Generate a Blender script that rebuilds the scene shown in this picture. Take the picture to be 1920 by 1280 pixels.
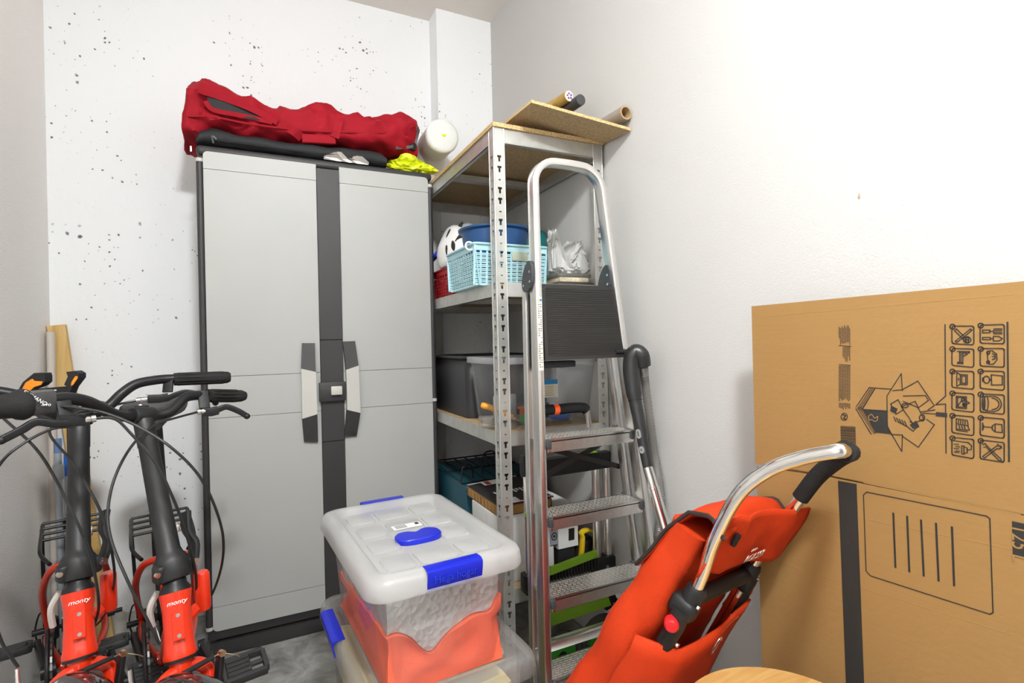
import bpy, bmesh, math, random
from mathutils import Vector, Matrix, noise
random.seed(7)
V = Vector
for o in list(bpy.data.objects): bpy.data.objects.remove(o)
SC = bpy.context.scene
COL = SC.collection

# ---------------------------------------------------------------- camera
FPX = 980.6; CAMZ = 1.098
YAW, PITCH, ROLL = math.radians(25.89), math.radians(-0.105), math.radians(-1.3175)
_f = V((math.sin(YAW)*math.cos(PITCH), math.cos(YAW)*math.cos(PITCH), -math.sin(PITCH)))
_r0 = V((math.cos(YAW), -math.sin(YAW), 0)); _u0 = _r0.cross(_f)
_r = _r0*math.cos(ROLL)+_u0*math.sin(ROLL); _u = -_r0*math.sin(ROLL)+_u0*math.cos(ROLL)
cd = bpy.data.cameras.new('camera'); cam = bpy.data.objects.new('camera', cd); COL.objects.link(cam)
cd.sensor_width = 36; cd.lens = 36*FPX/1920; cd.clip_start = 0.02
cam.matrix_world = Matrix(((_r.x, _u.x, -_f.x, 0), (_r.y, _u.y, -_f.y, 0), (_r.z, _u.z, -_f.z, CAMZ), (0, 0, 0, 1)))
SC.camera = cam
# world, exposure
wd = bpy.data.worlds.new('world'); SC.world = wd; wd.use_nodes = True
wd.node_tree.nodes['Background'].inputs[0].default_value = (1, .97, .93, 1)
wd.node_tree.nodes['Background'].inputs[1].default_value = 0.3
SC.view_settings.view_transform = 'Standard'; SC.view_settings.look = 'None'
SC.view_settings.gamma = 1; SC.view_settings.use_curve_mapping = False
SC.view_settings.exposure = 0.0
LAMP_POS = V((0.14, -0.38, 2.62)); LAMP_STRENGTH = 450.0

def ray(px, py):
    return _r*((px-960)/FPX) - _u*((py-640)/FPX) + _f
def P(px, py, X=None, Y=None, Z=None, D=None):      # photo pixel + a known coordinate (or depth) -> point in metres
    d = ray(px, py)
    k = D if D is not None else X/d.x if X is not None else Y/d.y if Y is not None else (Z-CAMZ)/d.z
    return d*k + V((0, 0, CAMZ))
def PP(*a): return [P(x, y, D=d) for x, y, d in a]

# ---------------------------------------------------------------- materials
MATS = {}
def nt(name):
    m = bpy.data.materials.new(name); m.use_nodes = True
    return m, m.node_tree, m.node_tree.nodes, m.node_tree.links
def mat(name, col, rough=.5, metal=0., var=.0, scale=20., bump=0., bscale=120., coat=0., emit=None, estr=0., sheen=0., aniso=None, trans=0.):
    if name in MATS: return MATS[name]
    m, t, n, l = nt(name); b = n['Principled BSDF']
    b.inputs['Base Color'].default_value = (*col, 1); b.inputs['Roughness'].default_value = rough
    b.inputs['Metallic'].default_value = metal; b.inputs['Coat Weight'].default_value = coat
    b.inputs['Sheen Weight'].default_value = sheen
    b.inputs['Transmission Weight'].default_value = trans
    if emit: b.inputs['Emission Color'].default_value = (*emit, 1); b.inputs['Emission Strength'].default_value = estr
    tc = n.new('ShaderNodeTexCoord')
    if var:
        nz = n.new('ShaderNodeTexNoise'); nz.inputs['Scale'].default_value = scale; nz.inputs['Detail'].default_value = 5
        if aniso:
            mp = n.new('ShaderNodeMapping'); mp.inputs['Scale'].default_value = aniso
            l.new(tc.outputs['Object'], mp.inputs[0]); l.new(mp.outputs[0], nz.inputs[0])
        else: l.new(tc.outputs['Object'], nz.inputs[0])
        rp = n.new('ShaderNodeMapRange'); rp.inputs['From Min'].default_value = .3; rp.inputs['From Max'].default_value = .7
        rp.inputs['To Min'].default_value = 1-var; rp.inputs['To Max'].default_value = 1+var
        l.new(nz.outputs[0], rp.inputs[0])
        mx = n.new('ShaderNodeVectorMath'); mx.operation = 'SCALE'; mx.inputs[0].default_value = col
        l.new(rp.outputs[0], mx.inputs['Scale']); l.new(mx.outputs[0], b.inputs['Base Color'])
    if bump:
        bz = n.new('ShaderNodeTexNoise'); bz.inputs['Scale'].default_value = bscale; bz.inputs['Detail'].default_value = 3
        l.new(tc.outputs['Object'], bz.inputs[0])
        bp = n.new('ShaderNodeBump'); bp.inputs['Strength'].default_value = bump; bp.inputs['Distance'].default_value = .004
        l.new(bz.outputs[0], bp.inputs['Height']); l.new(bp.outputs[0], b.inputs['Normal'])
    MATS[name] = m; return m
def clear_mat(name, col, body=.12, gloss=.1, bodycol=None, bump=0., bscale=60., rough=.08):
    if name in MATS: return MATS[name]
    m, t, n, l = nt(name); n.remove(n['Principled BSDF']); out = n['Material Output']
    tr = n.new('ShaderNodeBsdfTransparent'); tr.inputs[0].default_value = (*col, 1)
    df = n.new('ShaderNodeBsdfDiffuse'); df.inputs[0].default_value = (*(bodycol or col), 1)
    tl = n.new('ShaderNodeBsdfTranslucent'); tl.inputs[0].default_value = (*(bodycol or col), 1)
    dm = n.new('ShaderNodeMixShader'); dm.inputs[0].default_value = .4
    l.new(df.outputs[0], dm.inputs[1]); l.new(tl.outputs[0], dm.inputs[2])
    m1 = n.new('ShaderNodeMixShader'); m1.inputs[0].default_value = body
    l.new(tr.outputs[0], m1.inputs[1]); l.new(dm.outputs[0], m1.inputs[2])
    gl = n.new('ShaderNodeBsdfGlossy'); gl.inputs['Roughness'].default_value = rough
    lw = n.new('ShaderNodeLayerWeight'); lw.inputs[0].default_value = .35
    ml = n.new('ShaderNodeMath'); ml.operation = 'MULTIPLY'; ml.inputs[1].default_value = gloss*3
    ad = n.new('ShaderNodeMath'); ad.inputs[1].default_value = gloss*.35; ad.use_clamp = True
    l.new(lw.outputs['Fresnel'], ml.inputs[0]); l.new(ml.outputs[0], ad.inputs[0])
    m2 = n.new('ShaderNodeMixShader'); l.new(ad.outputs[0], m2.inputs[0])
    l.new(m1.outputs[0], m2.inputs[1]); l.new(gl.outputs[0], m2.inputs[2]); l.new(m2.outputs[0], out.inputs[0])
    if bump:
        tc = n.new('ShaderNodeTexCoord'); bz = n.new('ShaderNodeTexVoronoi'); bz.inputs['Scale'].default_value = bscale
        l.new(tc.outputs['Object'], bz.inputs[0]); bp = n.new('ShaderNodeBump'); bp.inputs['Strength'].default_value = bump
        bp.inputs['Distance'].default_value = .004; l.new(bz.outputs[0], bp.inputs['Height'])
        for q in (df, tl, gl): l.new(bp.outputs[0], q.inputs['Normal'])
    MATS[name] = m; return m

def concrete_wall():
    m, t, n, l = nt('pitted_white_concrete'); b = n['Principled BSDF']; b.inputs['Roughness'].default_value = .85
    tc = n.new('ShaderNodeTexCoord')
    def pits(scale, thr, mscale, m0, m1, off):
        mp = n.new('ShaderNodeMapping'); mp.inputs['Location'].default_value = (off, off*.7, off*1.3)
        l.new(tc.outputs['Object'], mp.inputs[0])
        dz = n.new('ShaderNodeTexNoise'); dz.inputs['Scale'].default_value = 70; dz.inputs['Detail'].default_value = 2
        l.new(mp.outputs[0], dz.inputs[0])
        s1 = n.new('ShaderNodeVectorMath'); s1.operation = 'SCALE'; s1.inputs['Scale'].default_value = .012
        l.new(dz.outputs['Color'], s1.inputs[0])
        a1 = n.new('ShaderNodeVectorMath'); l.new(mp.outputs[0], a1.inputs[0]); l.new(s1.outputs[0], a1.inputs[1])
        v = n.new('ShaderNodeTexVoronoi'); v.inputs['Scale'].default_value = scale; l.new(a1.outputs[0], v.inputs[0])
        sep = n.new('ShaderNodeSeparateColor'); l.new(v.outputs['Color'], sep.inputs[0])
        # radius varies per cell
        pw = n.new('ShaderNodeMath'); pw.operation = 'POWER'; pw.inputs[1].default_value = 2.4; l.new(sep.outputs[0], pw.inputs[0])
        rr = n.new('ShaderNodeMath'); rr.operation = 'MULTIPLY'; rr.inputs[1].default_value = thr; l.new(pw.outputs[0], rr.inputs[0])
        mk = n.new('ShaderNodeTexNoise'); mk.inputs['Scale'].default_value = mscale; l.new(mp.outputs[0], mk.inputs[0])
        mr = n.new('ShaderNodeMapRange'); mr.inputs['From Min'].default_value = m0; mr.inputs['From Max'].default_value = m1
        l.new(mk.outputs[0], mr.inputs[0])
        r2 = n.new('ShaderNodeMath'); r2.operation = 'MULTIPLY'; l.new(rr.outputs[0], r2.inputs[0]); l.new(mr.outputs[0], r2.inputs[1])
        d = n.new('ShaderNodeMath'); d.operation = 'SUBTRACT'; l.new(r2.outputs[0], d.inputs[0]); l.new(v.outputs['Distance'], d.inputs[1])
        sm = n.new('ShaderNodeMapRange'); sm.inputs['From Min'].default_value = 0; sm.inputs['From Max'].default_value = .09
        l.new(d.outputs[0], sm.inputs[0]); return sm.outputs[0]
    p1 = pits(26, .26, 3.5, .36, .66, 0.3); p2 = pits(64, .36, 4.0, .38, .64, 4.1); p3 = pits(13, .17, 3, .42, .7, 9.2)
    mx = n.new('ShaderNodeMath'); mx.operation = 'MAXIMUM'; l.new(p1, mx.inputs[0]); l.new(p2, mx.inputs[1])
    m3 = n.new('ShaderNodeMath'); m3.operation = 'MAXIMUM'; l.new(mx.outputs[0], m3.inputs[0]); l.new(p3, m3.inputs[1])
    cr = n.new('ShaderNodeMix'); cr.data_type = 'RGBA'; cr.inputs['A'].default_value = (.91, .925, .935, 1); cr.inputs['B'].default_value = (.17, .165, .15, 1)
    l.new(m3.outputs[0], cr.inputs['Factor'])
    l.new(cr.outputs['Result'], b.inputs['Base Color'])
    nz = n.new('ShaderNodeTexNoise'); nz.inputs['Scale'].default_value = 40; nz.inputs['Detail'].default_value = 6; l.new(tc.outputs['Object'], nz.inputs[0])
    # drip ridges near the top: long vertical noise
    mp2 = n.new('ShaderNodeMapping'); mp2.inputs['Scale'].default_value = (14, 14, .6); l.new(tc.outputs['Object'], mp2.inputs[0])
    n2 = n.new('ShaderNodeTexNoise'); n2.inputs['Scale'].default_value = 1; l.new(mp2.outputs[0], n2.inputs[0])
    ad = n.new('ShaderNodeMath'); ad.operation = 'MULTIPLY_ADD'; l.new(m3.outputs[0], ad.inputs[0]); ad.inputs[1].default_value = -1.2
    l.new(nz.outputs[0], ad.inputs[2])
    bp = n.new('ShaderNodeBump'); bp.inputs['Strength'].default_value = .35; bp.inputs['Distance'].default_value = .004
    l.new(ad.outputs[0], bp.inputs['Height']); l.new(bp.outputs[0], b.inputs['Normal'])
    return m
def floor_mat():
    m, t, n, l = nt('worn_concrete_floor'); b = n['Principled BSDF']; b.inputs['Roughness'].default_value = .6
    tc = n.new('ShaderNodeTexCoord')
    nz = n.new('ShaderNodeTexNoise'); nz.inputs['Scale'].default_value = 9; nz.inputs['Detail'].default_value = 8; nz.inputs['Roughness'].default_value = .65
    nz.inputs['Distortion'].default_value = .6; l.new(tc.outputs['Object'], nz.inputs[0])
    cr = n.new('ShaderNodeValToRGB'); e = cr.color_ramp.elements
    e[0].position = .3; e[0].color = (.13, .125, .115, 1); e[1].position = .72; e[1].color = (.50, .49, .47, 1)
    k = e.new(.5); k.color = (.30, .295, .28, 1)
    l.new(nz.outputs[0], cr.inputs[0]); l.new(cr.outputs[0], b.inputs['Base Color'])
    bp = n.new('ShaderNodeBump'); bp.inputs['Strength'].default_value = .15; l.new(nz.outputs[0], bp.inputs['Height']); l.new(bp.outputs[0], b.inputs['Normal'])
    return m
def wood_mat(name, c1, c2, stretch=(40, 40, 2), rough=.5):
    if name in MATS: return MATS[name]
    m, t, n, l = nt(name); b = n['Principled BSDF']; b.inputs['Roughness'].default_value = rough
    tc = n.new('ShaderNodeTexCoord'); mp = n.new('ShaderNodeMapping'); mp.inputs['Scale'].default_value = stretch
    l.new(tc.outputs['Object'], mp.inputs[0]); nz = n.new('ShaderNodeTexNoise'); nz.inputs['Scale'].default_value = 1; nz.inputs['Detail'].default_value = 6
    nz.inputs['Distortion'].default_value = 1.2; l.new(mp.outputs[0], nz.inputs[0])
    cr = n.new('ShaderNodeValToRGB'); e = cr.color_ramp.elements; e[0].position = .33; e[0].color = (*c2, 1); e[1].position = .62; e[1].color = (*c1, 1)
    l.new(nz.outputs[0], cr.inputs[0]); l.new(cr.outputs[0], b.inputs['Base Color']); MATS[name] = m; return m
def fabric_mat(name, col, rough=.75, weave=700, var=.06):
    if name in MATS: return MATS[name]
    m = mat(name, col, rough, var=var, scale=9); m.node_tree.nodes['Principled BSDF'].inputs['Specular IOR Level'].default_value = .25; n = m.node_tree.nodes; l = m.node_tree.links; b = n['Principled BSDF']
    tc = n.new('ShaderNodeTexCoord'); vo = n.new('ShaderNodeTexVoronoi'); vo.inputs['Scale'].default_value = weave; l.new(tc.outputs['Object'], vo.inputs[0])
    bp = n.new('ShaderNodeBump'); bp.inputs['Strength'].default_value = .25; bp.inputs['Distance'].default_value = .001
    l.new(vo.outputs[0], bp.inputs['Height']); l.new(bp.outputs[0], b.inputs['Normal']); return m

m_black = mat('black_plastic', (.014, .014, .015), .5)
m_blackmetal = mat('black_painted_metal', (.010, .010, .011), .4)
m_rubber = mat('black_rubber', (.014, .014, .014), .8, bump=.2, bscale=300)
m_cable = mat('cable_black', (.018, .018, .018), .35)
m_red = mat('red_gloss_paint', (.70, .028, .004), .3, coat=.25)
m_steel = mat('bright_steel', (.75, .74, .72), .22, 1.)
m_chrome = mat('chrome', (.82, .81, .79), .08, 1.)
m_alu = mat('brushed_aluminium', (.80, .79, .77), .3, 1., var=.06, scale=30, aniso=(60, 60, 2))
m_alud = mat('tread_aluminium', (.72, .71, .68), .38, 1., var=.08, scale=60)
m_galv = mat('galvanised_steel', (.60, .60, .57), .42, .75, var=.08, scale=25)
for _m in (m_black, m_blackmetal, m_rubber, m_cable): _m.node_tree.nodes['Principled BSDF'].inputs['Specular IOR Level'].default_value = .3
m_white = mat('white_plastic', (.82, .82, .80), .4)
m_slot = mat('dark_gap', (.012, .011, .010), .8)
m_blue = mat('blue_plastic', (.003, .014, .48), .35)
m_chip = mat('chipboard_face', (.44, .31, .16), .7, var=.22, scale=140)
m_chipedge = mat('chipboard_edge', (.60, .42, .20), .85, var=.45, scale=260, bump=.5, bscale=260)
m_kraft = mat('kraft_cardboard', (.315, .175, .054), .8, var=.03, scale=6, bump=.12, bscale=90, aniso=(1.5, 1.5, 60))
m_ink = mat('black_print', (.02, .018, .016), .7)

# ---------------------------------------------------------------- mesh helpers
class B:
    def __init__(s): s.bm = bmesh.new()
    def _new(s, vs, fs):
        bv = [s.bm.verts.new(v) for v in vs]; out = []
        for f in fs:
            try: out.append(s.bm.faces.new([bv[i] for i in f]))
            except ValueError: pass
        return bv
    def box(s, c, d, R=None, bev=0., seg=2):
        t = bmesh.new(); bmesh.ops.create_cube(t, size=1)
        for v in t.verts: v.co = V((v.co.x*d[0], v.co.y*d[1], v.co.z*d[2]))
        if bev: bmesh.ops.bevel(t, geom=t.edges[:], offset=min(bev, min(d)*.49), segments=seg, affect='EDGES', profile=.5)
        M = Matrix.Translation(V(c)) @ ((R.to_4x4()) if R else Matrix())
        return s._merge(t, M)
    def _merge(s, t, M=Matrix()):
        t.verts.ensure_lookup_table(); t.verts.index_update()
        s._new([M @ v.co for v in t.verts], [[v.index for v in f.verts] for f in t.faces]); t.free(); return s
    def bx(s, x0, x1, y0, y1, z0, z1, bev=0., seg=2):
        return s.box(((x0+x1)/2, (y0+y1)/2, (z0+z1)/2), (abs(x1-x0), abs(y1-y0), abs(z1-z0)), None, bev, seg)
    def rings(s, rs, cap0=True, cap1=True, closed=False):
        n = len(rs[0]); vs = [p for r in rs for p in r]; fs = []
        m = len(rs)
        for i in range(m if closed else m-1):
            a = i*n; b = ((i+1) % m)*n
            for k in range(n): fs.append((a+k, a+(k+1) % n, b+(k+1) % n, b+k))
        if not closed:
            if cap0: fs.append(tuple(range(n))[::-1])
            if cap1: fs.append(tuple(range((m-1)*n, m*n)))
        s._new(vs, fs); return s
    def lathe(s, p0, d, prof, n=20, cap=True):
        d = V(d).normalized(); p0 = V(p0); a = d.orthogonal().normalized(); b = d.cross(a)
        rs = [[p0+d*t+(a*math.cos(2*math.pi*k/n)+b*math.sin(2*math.pi*k/n))*max(r, 1e-5) for k in range(n)] for t, r in prof]
        return s.rings(rs, cap, cap)
    def cyl(s, p0, p1, r, r1=None, n=16):
        p0 = V(p0); p1 = V(p1); L = (p1-p0).length
        return s.lathe(p0, p1-p0, [(0, r), (L, r if r1 is None else r1)], n)
    def tube(s, pts, r, n=10, closed=False, radii=None, flat=None, up=None):
        pts = [V(p) for p in pts]; m = len(pts); T = []
        for i in range(m):
            a = pts[(i-1) % m] if (closed or i) else pts[i]; b = pts[(i+1) % m] if (closed or i < m-1) else pts[i]
            T.append((b-a).normalized())
        nrm = (up - T[0]*up.dot(T[0])).normalized() if up is not None else T[0].orthogonal().normalized()
        rs = []
        for i in range(m):
            nrm = nrm - T[i]*nrm.dot(T[i])
            if up is not None: nrm = up - T[i]*up.dot(T[i])
            nrm.normalize(); bn = T[i].cross(nrm); rr = radii[i] if radii else r
            if flat:   # rectangular-ish section: flat=(half_n, half_b, corner)
                hn, hb, cr_ = flat; ring = []
                for sx, sy in ((1, 1), (-1, 1), (-1, -1), (1, -1)):
                    a0 = {(1, 1): 0, (-1, 1): 90, (-1, -1): 180, (1, -1): 270}[(sx, sy)]
                    for q in (0, 45, 90):
                        an = math.radians(a0+q)
                        ring.append(pts[i]+nrm*(sx*(hn-cr_)+cr_*math.cos(an))+bn*(sy*(hb-cr_)+cr_*math.sin(an)))
                rs.append(ring)
            else:
                rs.append([pts[i]+(nrm*math.cos(2*math.pi*k/n)+bn*math.sin(2*math.pi*k/n))*rr for k in range(n)])
        return s.rings(rs, True, True, closed)
    def prism(s, poly, vec):
        vec = V(vec); n = len(poly)
        return s.rings([[V(p) for p in poly], [V(p)+vec for p in poly]])
    def sheet(s, grid):     # grid of points -> surface
        h = len(grid); w = len(grid[0]); vs = [p for r in grid for p in r]
        s._new(vs, [(i*w+j, i*w+j+1, (i+1)*w+j+1, (i+1)*w+j) for i in range(h-1) for j in range(w-1)]); return s
    def ico(s, c, r, sub=3, fn=None, sc=(1, 1, 1)):
        t = bmesh.new(); bmesh.ops.create_icosphere(t, subdivisions=sub, radius=1)
        for v in t.verts:
            p = v.co.copy(); k = fn(p) if fn else 1
            v.co = V((p.x*sc[0], p.y*sc[1], p.z*sc[2]))*r*k
        return s._merge(t, Matrix.Translation(V(c)))
    def xf(s, M):
        for v in s.bm.verts: v.co = M @ v.co
        return s
def crs(pts, k=6):
    pts = [V(p) for p in pts]; out = []
    for i in range(len(pts)-1):
        p0 = pts[max(i-1, 0)]; p1 = pts[i]; p2 = pts[i+1]; p3 = pts[min(i+2, len(pts)-1)]
        for j in range(k):
            t = j/k
            out.append(.5*((2*p1)+(p2-p0)*t+(2*p0-5*p1+4*p2-p3)*t*t+(3*p1-p0-3*p2+p3)*t**3))
    return out+[pts[-1]]
def rrect(w, l, r, n=5):
    out = []
    for cx, cy, a in ((w/2-r, l/2-r, 0), (-w/2+r, l/2-r, 90), (-w/2+r, -l/2+r, 180), (w/2-r, -l/2+r, 270)):
        for k in range(n+1):
            t = math.radians(a+90*k/n); out.append((cx+r*math.cos(t), cy+r*math.sin(t)))
    return out

WM = {}
def obj(name, b, material, parent=None, smooth=40, world=True):
    bmesh.ops.recalc_face_normals(b.bm, faces=b.bm.faces[:])
    me = bpy.data.meshes.new(name)
    if parent is not None and world: b.xf(WM[parent].inverted())
    off = None
    if parent is None:
        xs = [v.co for v in b.bm.verts]
        off = V(((min(p.x for p in xs)+max(p.x for p in xs))/2, (min(p.y for p in xs)+max(p.y for p in xs))/2, min(p.z for p in xs)))
        b.xf(Matrix.Translation(-off))
    b.bm.to_mesh(me); b.bm.free()
    if smooth:
        for p in me.polygons: p.use_smooth = True
        me.set_sharp_from_angle(angle=math.radians(smooth))
    if material: me.materials.append(material)
    o = bpy.data.objects.new(name, me); COL.objects.link(o)
    if parent is not None: o.parent = parent; WM[o] = WM[parent]
    else: o.location = off; WM[o] = Matrix.Translation(off)
    return o
def thing(name, label, cat, loc=(0, 0, 0), M=None, group=None):
    o = bpy.data.objects.new(name, None); COL.objects.link(o); o.empty_display_size = .05
    M = M or Matrix.Translation(V(loc)); o.matrix_world = M; WM[o] = M.copy()
    return tag(o, label, cat, group)
def tag(o, label, cat, group=None):
    o['label'] = label; o['category'] = cat
    if group: o['group'] = group
    return o
def struct(name, b, m, parent=None, smooth=0):
    o = obj(name, b, m, parent, smooth)
    if parent is None: o['kind'] = 'structure'
    return o
def text(name, s, size, M, material, parent, ext=.0003, shear=0., align='CENTER', sx=1.):
    cu = bpy.data.curves.new(name, 'FONT'); cu.body = s; cu.size = size; cu.extrude = ext; cu.align_x = align; cu.align_y = 'CENTER'; cu.shear = shear
    to = bpy.data.objects.new(name, cu); COL.objects.link(to)
    dg = bpy.context.evaluated_depsgraph_get(); me = bpy.data.meshes.new_from_object(to.evaluated_get(dg))
    bpy.data.objects.remove(to); bpy.data.curves.remove(cu)
    me.transform(Matrix.Diagonal((sx, 1, 1, 1))); me.transform(WM[parent].inverted() @ M)
    me.materials.clear(); me.materials.append(material)
    o = bpy.data.objects.new(name, me); COL.objects.link(o); o.parent = parent; WM[o] = WM[parent]; return o
def frame(o, x, y):       # matrix with given x and y axes
    x = V(x).normalized(); y = V(y); y = (y-x*y.dot(x)).normalized(); z = x.cross(y); o = V(o)
    return Matrix(((x.x, y.x, z.x, o.x), (x.y, y.y, z.y, o.y), (x.z, y.z, z.z, o.z), (0, 0, 0, 1)))
def wr(p, s, a, seed=0.):   # wrinkle offset
    return a*(noise.noise(V(p)*s+V((seed, seed*1.7, seed*.3))))
def blob(sections, n=28, ex=3., axis='x', wa=0., ws=12., seed=0.):
    """loft: sections (t, lo_b, hi_b, lo_c, hi_c): superellipse rings in the plane across the axis"""
    rs = []
    for t, b0, b1, c0, c1 in sections:
        ring = []
        for k in range(n):
            a = 2*math.pi*k/n; ca, sa = math.cos(a), math.sin(a)
            u = math.copysign(abs(ca)**(2/ex), ca); w_ = math.copysign(abs(sa)**(2/ex), sa)
            bb = (b0+b1)/2+(b1-b0)/2*u; cc = (c0+c1)/2+(c1-c0)/2*w_
            p = V((t, bb, cc)) if axis == 'x' else V((bb, t, cc)) if axis == 'y' else V((bb, cc, t))
            if wa:
                p = p + V((wr(p, ws, wa, seed), wr(p, ws, wa, seed+5), wr(p, ws, wa, seed+9)))
            ring.append(p)
        rs.append(ring)
    return rs
# ================================================================ the room
BACK, LEFT, RIGHT, CEIL, FRONT = 2.547, -0.708, 1.10, 2.733, -3.0
mw = concrete_wall()
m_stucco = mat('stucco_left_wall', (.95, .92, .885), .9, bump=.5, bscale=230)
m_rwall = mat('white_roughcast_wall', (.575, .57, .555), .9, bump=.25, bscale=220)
m_ceil = mat('beige_white_ceiling', (.86, .82, .77), .9, bump=.12, bscale=90)
T = .12
struct('floor', B().bx(LEFT-T, RIGHT+T, FRONT-T, BACK+T, -.1, 0), floor_mat())
struct('ceiling', B().bx(LEFT-T, RIGHT+T, FRONT-T, BACK+T, CEIL, CEIL+.1), m_ceil)
struct('wall_back', B().bx(LEFT-T, RIGHT+T, BACK, BACK+T, 0, CEIL), mw)
struct('wall_corner_pillar', B().bx(.811, RIGHT, 2.433, BACK, 0, CEIL), mw)
struct('wall_left', B().bx(LEFT-T, LEFT, FRONT, BACK, 0, CEIL), m_stucco)
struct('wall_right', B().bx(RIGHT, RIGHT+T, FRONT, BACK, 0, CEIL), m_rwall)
struct('wall_front', B().bx(LEFT, RIGHT, FRONT-T, FRONT, 0, CEIL), mat('grey_front_wall', (.35, .34, .33), .9))
# crumbly mortar strip at the foot of the back wall
b = B(); g = []
for i in range(61):
    x = LEFT + (.811-LEFT)*i/60; row = []
    for j, (yy, zz) in enumerate(((0, .07), (-.004, .05), (-.012, .03), (-.02, .012), (-.03, 0))):
        k = noise.noise(V((x*14, j*1.3, 2)))*.5+noise.noise(V((x*40, j*2, 7)))*.4
        row.append(V((x, BACK-.0005+yy*(1+k), max(0, zz*(1+.6*k)))))
    g.append(row)
struct('baseboard_back', b.sheet(g), mat('grey_mortar', (.50, .48, .45), .95, var=.25, scale=40, bump=.6, bscale=90), smooth=60)
# small brown stain on right wall
p = P(1611, 368, X=RIGHT)
b = B(); b.ico(p, .006, 2, lambda q: 1+.5*noise.noise(q*3), (.15, .5, 1))
o = obj('wall_scuff', b, mat('scuff_brown', (.45, .36, .25), .9)); o['kind'] = 'structure'

# ---- ceiling lamp (behind and above the camera)
t = thing('ceiling_lamp', 'round white glowing dome lamp fixed on the ceiling', 'lamp', (LAMP_POS.x, LAMP_POS.y, CEIL))
obj('base_plate', B().lathe((LAMP_POS.x, LAMP_POS.y, CEIL), (0, 0, -1), [(0, .14), (.03, .14), (.035, .125)], 32), m_white, t)
ml_ = mat('lamp_glow', (1, .95, .88), .5, emit=(.965, .988, 1), estr=LAMP_STRENGTH)
obj('dome', B().lathe((LAMP_POS.x, LAMP_POS.y, CEIL-.036), (0, 0, -1), [(0, .125), (.03, .122), (.06, .105), (.085, .07), (.097, .03), (.1, .0)], 32), ml_, t)

# ================================================================ cabinet
CX0, CX1, CY, CYB, CH = -.184, .674, 2.119, 2.53, 1.82
m_cab = mat('light_grey_plastic_door', (.44, .447, .43), .45, var=.02, scale=4)
m_cabt = mat('pale_grey_plastic_inset', (.56, .55, .51), .45)
m_cabb = mat('charcoal_plastic', (.035, .033, .034), .5, bump=.1, bscale=500)
t = thing('storage_cabinet', 'tall light grey plastic storage cabinet with charcoal frame and two doors', 'cabinet', ((CX0+CX1)/2, CY+.2, 0))
b = B(); b.bx(CX0+.01, CX0+.03, CY+.03, CYB, .03, CH-.02); b.bx(CX1-.03, CX1-.01, CY+.03, CYB, .03, CH-.02)
b.bx(CX0+.03, CX1-.03, CYB-.02, CYB, .03, CH-.02)
obj('carcass', b, m_cabb, t)
b = B(); b.bx(CX0, CX1, CY+.004, CYB, CH-.035, CH, .014, 3); obj('top_panel', b, m_cabb, t)
b = B(); b.bx(CX0+.02, CX1-.02, CY+.03, CYB-.01, 0, .06, .004); obj('base', b, m_cabb, t)
XL0, XL1, XR0, XR1 = CX0+.022, .212, .297, CX1-.02
ZB, ZT = .105, 1.797
zs = [ZB, .19, P(450, 781, Y=CY).z, P(450, 704.5, Y=CY).z, 1.735, ZT]
for side, (x0, x1, xf0, xf1) in enumerate(((XL0, XL1, CX0+.004, .2545), (XR0, XR1, .2545, CX1-.004))):
    b = B(); b.bx(xf0, xf1-.001, CY+.008, CY+.03, .07, CH-.037, .008)
    d = obj('door', b, m_cabb, t)
    # side rail
    xr = CX0+.011 if side == 0 else CX1-.011
    b = B(); b.tube([(xr, CY+.012, .115), (xr, CY+.012, CH-.05)], .0115, 14); obj('hinge_rail', b, m_cabb, d)
    for zz in (.117, CH-.055) + ((.865,) if side else ()):
        b = B(); b.cyl((xr, CY+.012, zz-.006), (xr, CY+.012, zz+.006), .0122, None, 14); obj('hinge_cap', b, m_cabt, d)
    for i in range(5):
        b = B(); e = .0007
        x0_, x1_ = x0, x1
        if i in (0, 4):
            # rounded outer corner
            r = .016; pts = []
            xo, xi = (x0, x1) if side == 0 else (x1, x0); sg = 1 if side == 0 else -1
            zo, zi = (zs[0], zs[1]-e) if i == 0 else (zs[5], zs[4]+e); sz = 1 if i == 0 else -1
            pts = [V((xi, CY+.01, zo)), V((xi, CY+.01, zi)), V((xo, CY+.01, zi))]
            for k in range(6):
                a = math.radians(90*k/5); pts.append(V((xo+sg*(r-r*math.cos(a)), CY+.01, zo+sz*(r-r*math.sin(a)))))
            b.prism(pts, (0, -.008, 0))
        else: b.bx(x0, x1, CY+.002, CY+.01, zs[i]+e, zs[i+1]-e, .0006, 1)
        obj('door_panel', b, m_cab, d, 30)
    # handle
    sg = 1 if side == 0 else -1
    if side == 0: pxo = [(567, 643), (565, 691), (567, 785), (571, 829)]; pxi = [(591, 643), (592, 697), (595, 776), (597, 829)]
    else: pxo = [(667, 639), (672.5, 685), (676, 774), (670, 818)]; pxi = [(643.5, 640), (649, 693), (651, 768), (647, 819)]
    yo = CY-.022
    O = [P(x, y, Y=yo) for x, y in pxo]; I = [P(x, y, Y=yo) for x, y in pxi]
    dp = [.012, .026, .026, .012]
    for q, nm, mm in ((0, 'handle_end', m_cabb), (1, 'handle_grip', m_cabt), (2, 'handle_end', m_cabb)):
        b = B(); ring = []
        for z_ in (q, q+1):
            o_, i_ = O[z_], I[z_]; f = CY-dp[z_]
            ring.append([V((o_.x, f+.004, o_.z)), V((i_.x, f, i_.z)), V((i_.x, CY+.002, i_.z)), V((o_.x, CY+.002, o_.z))])
        b.rings(ring); obj(nm, b, mm, d, 25)
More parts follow.
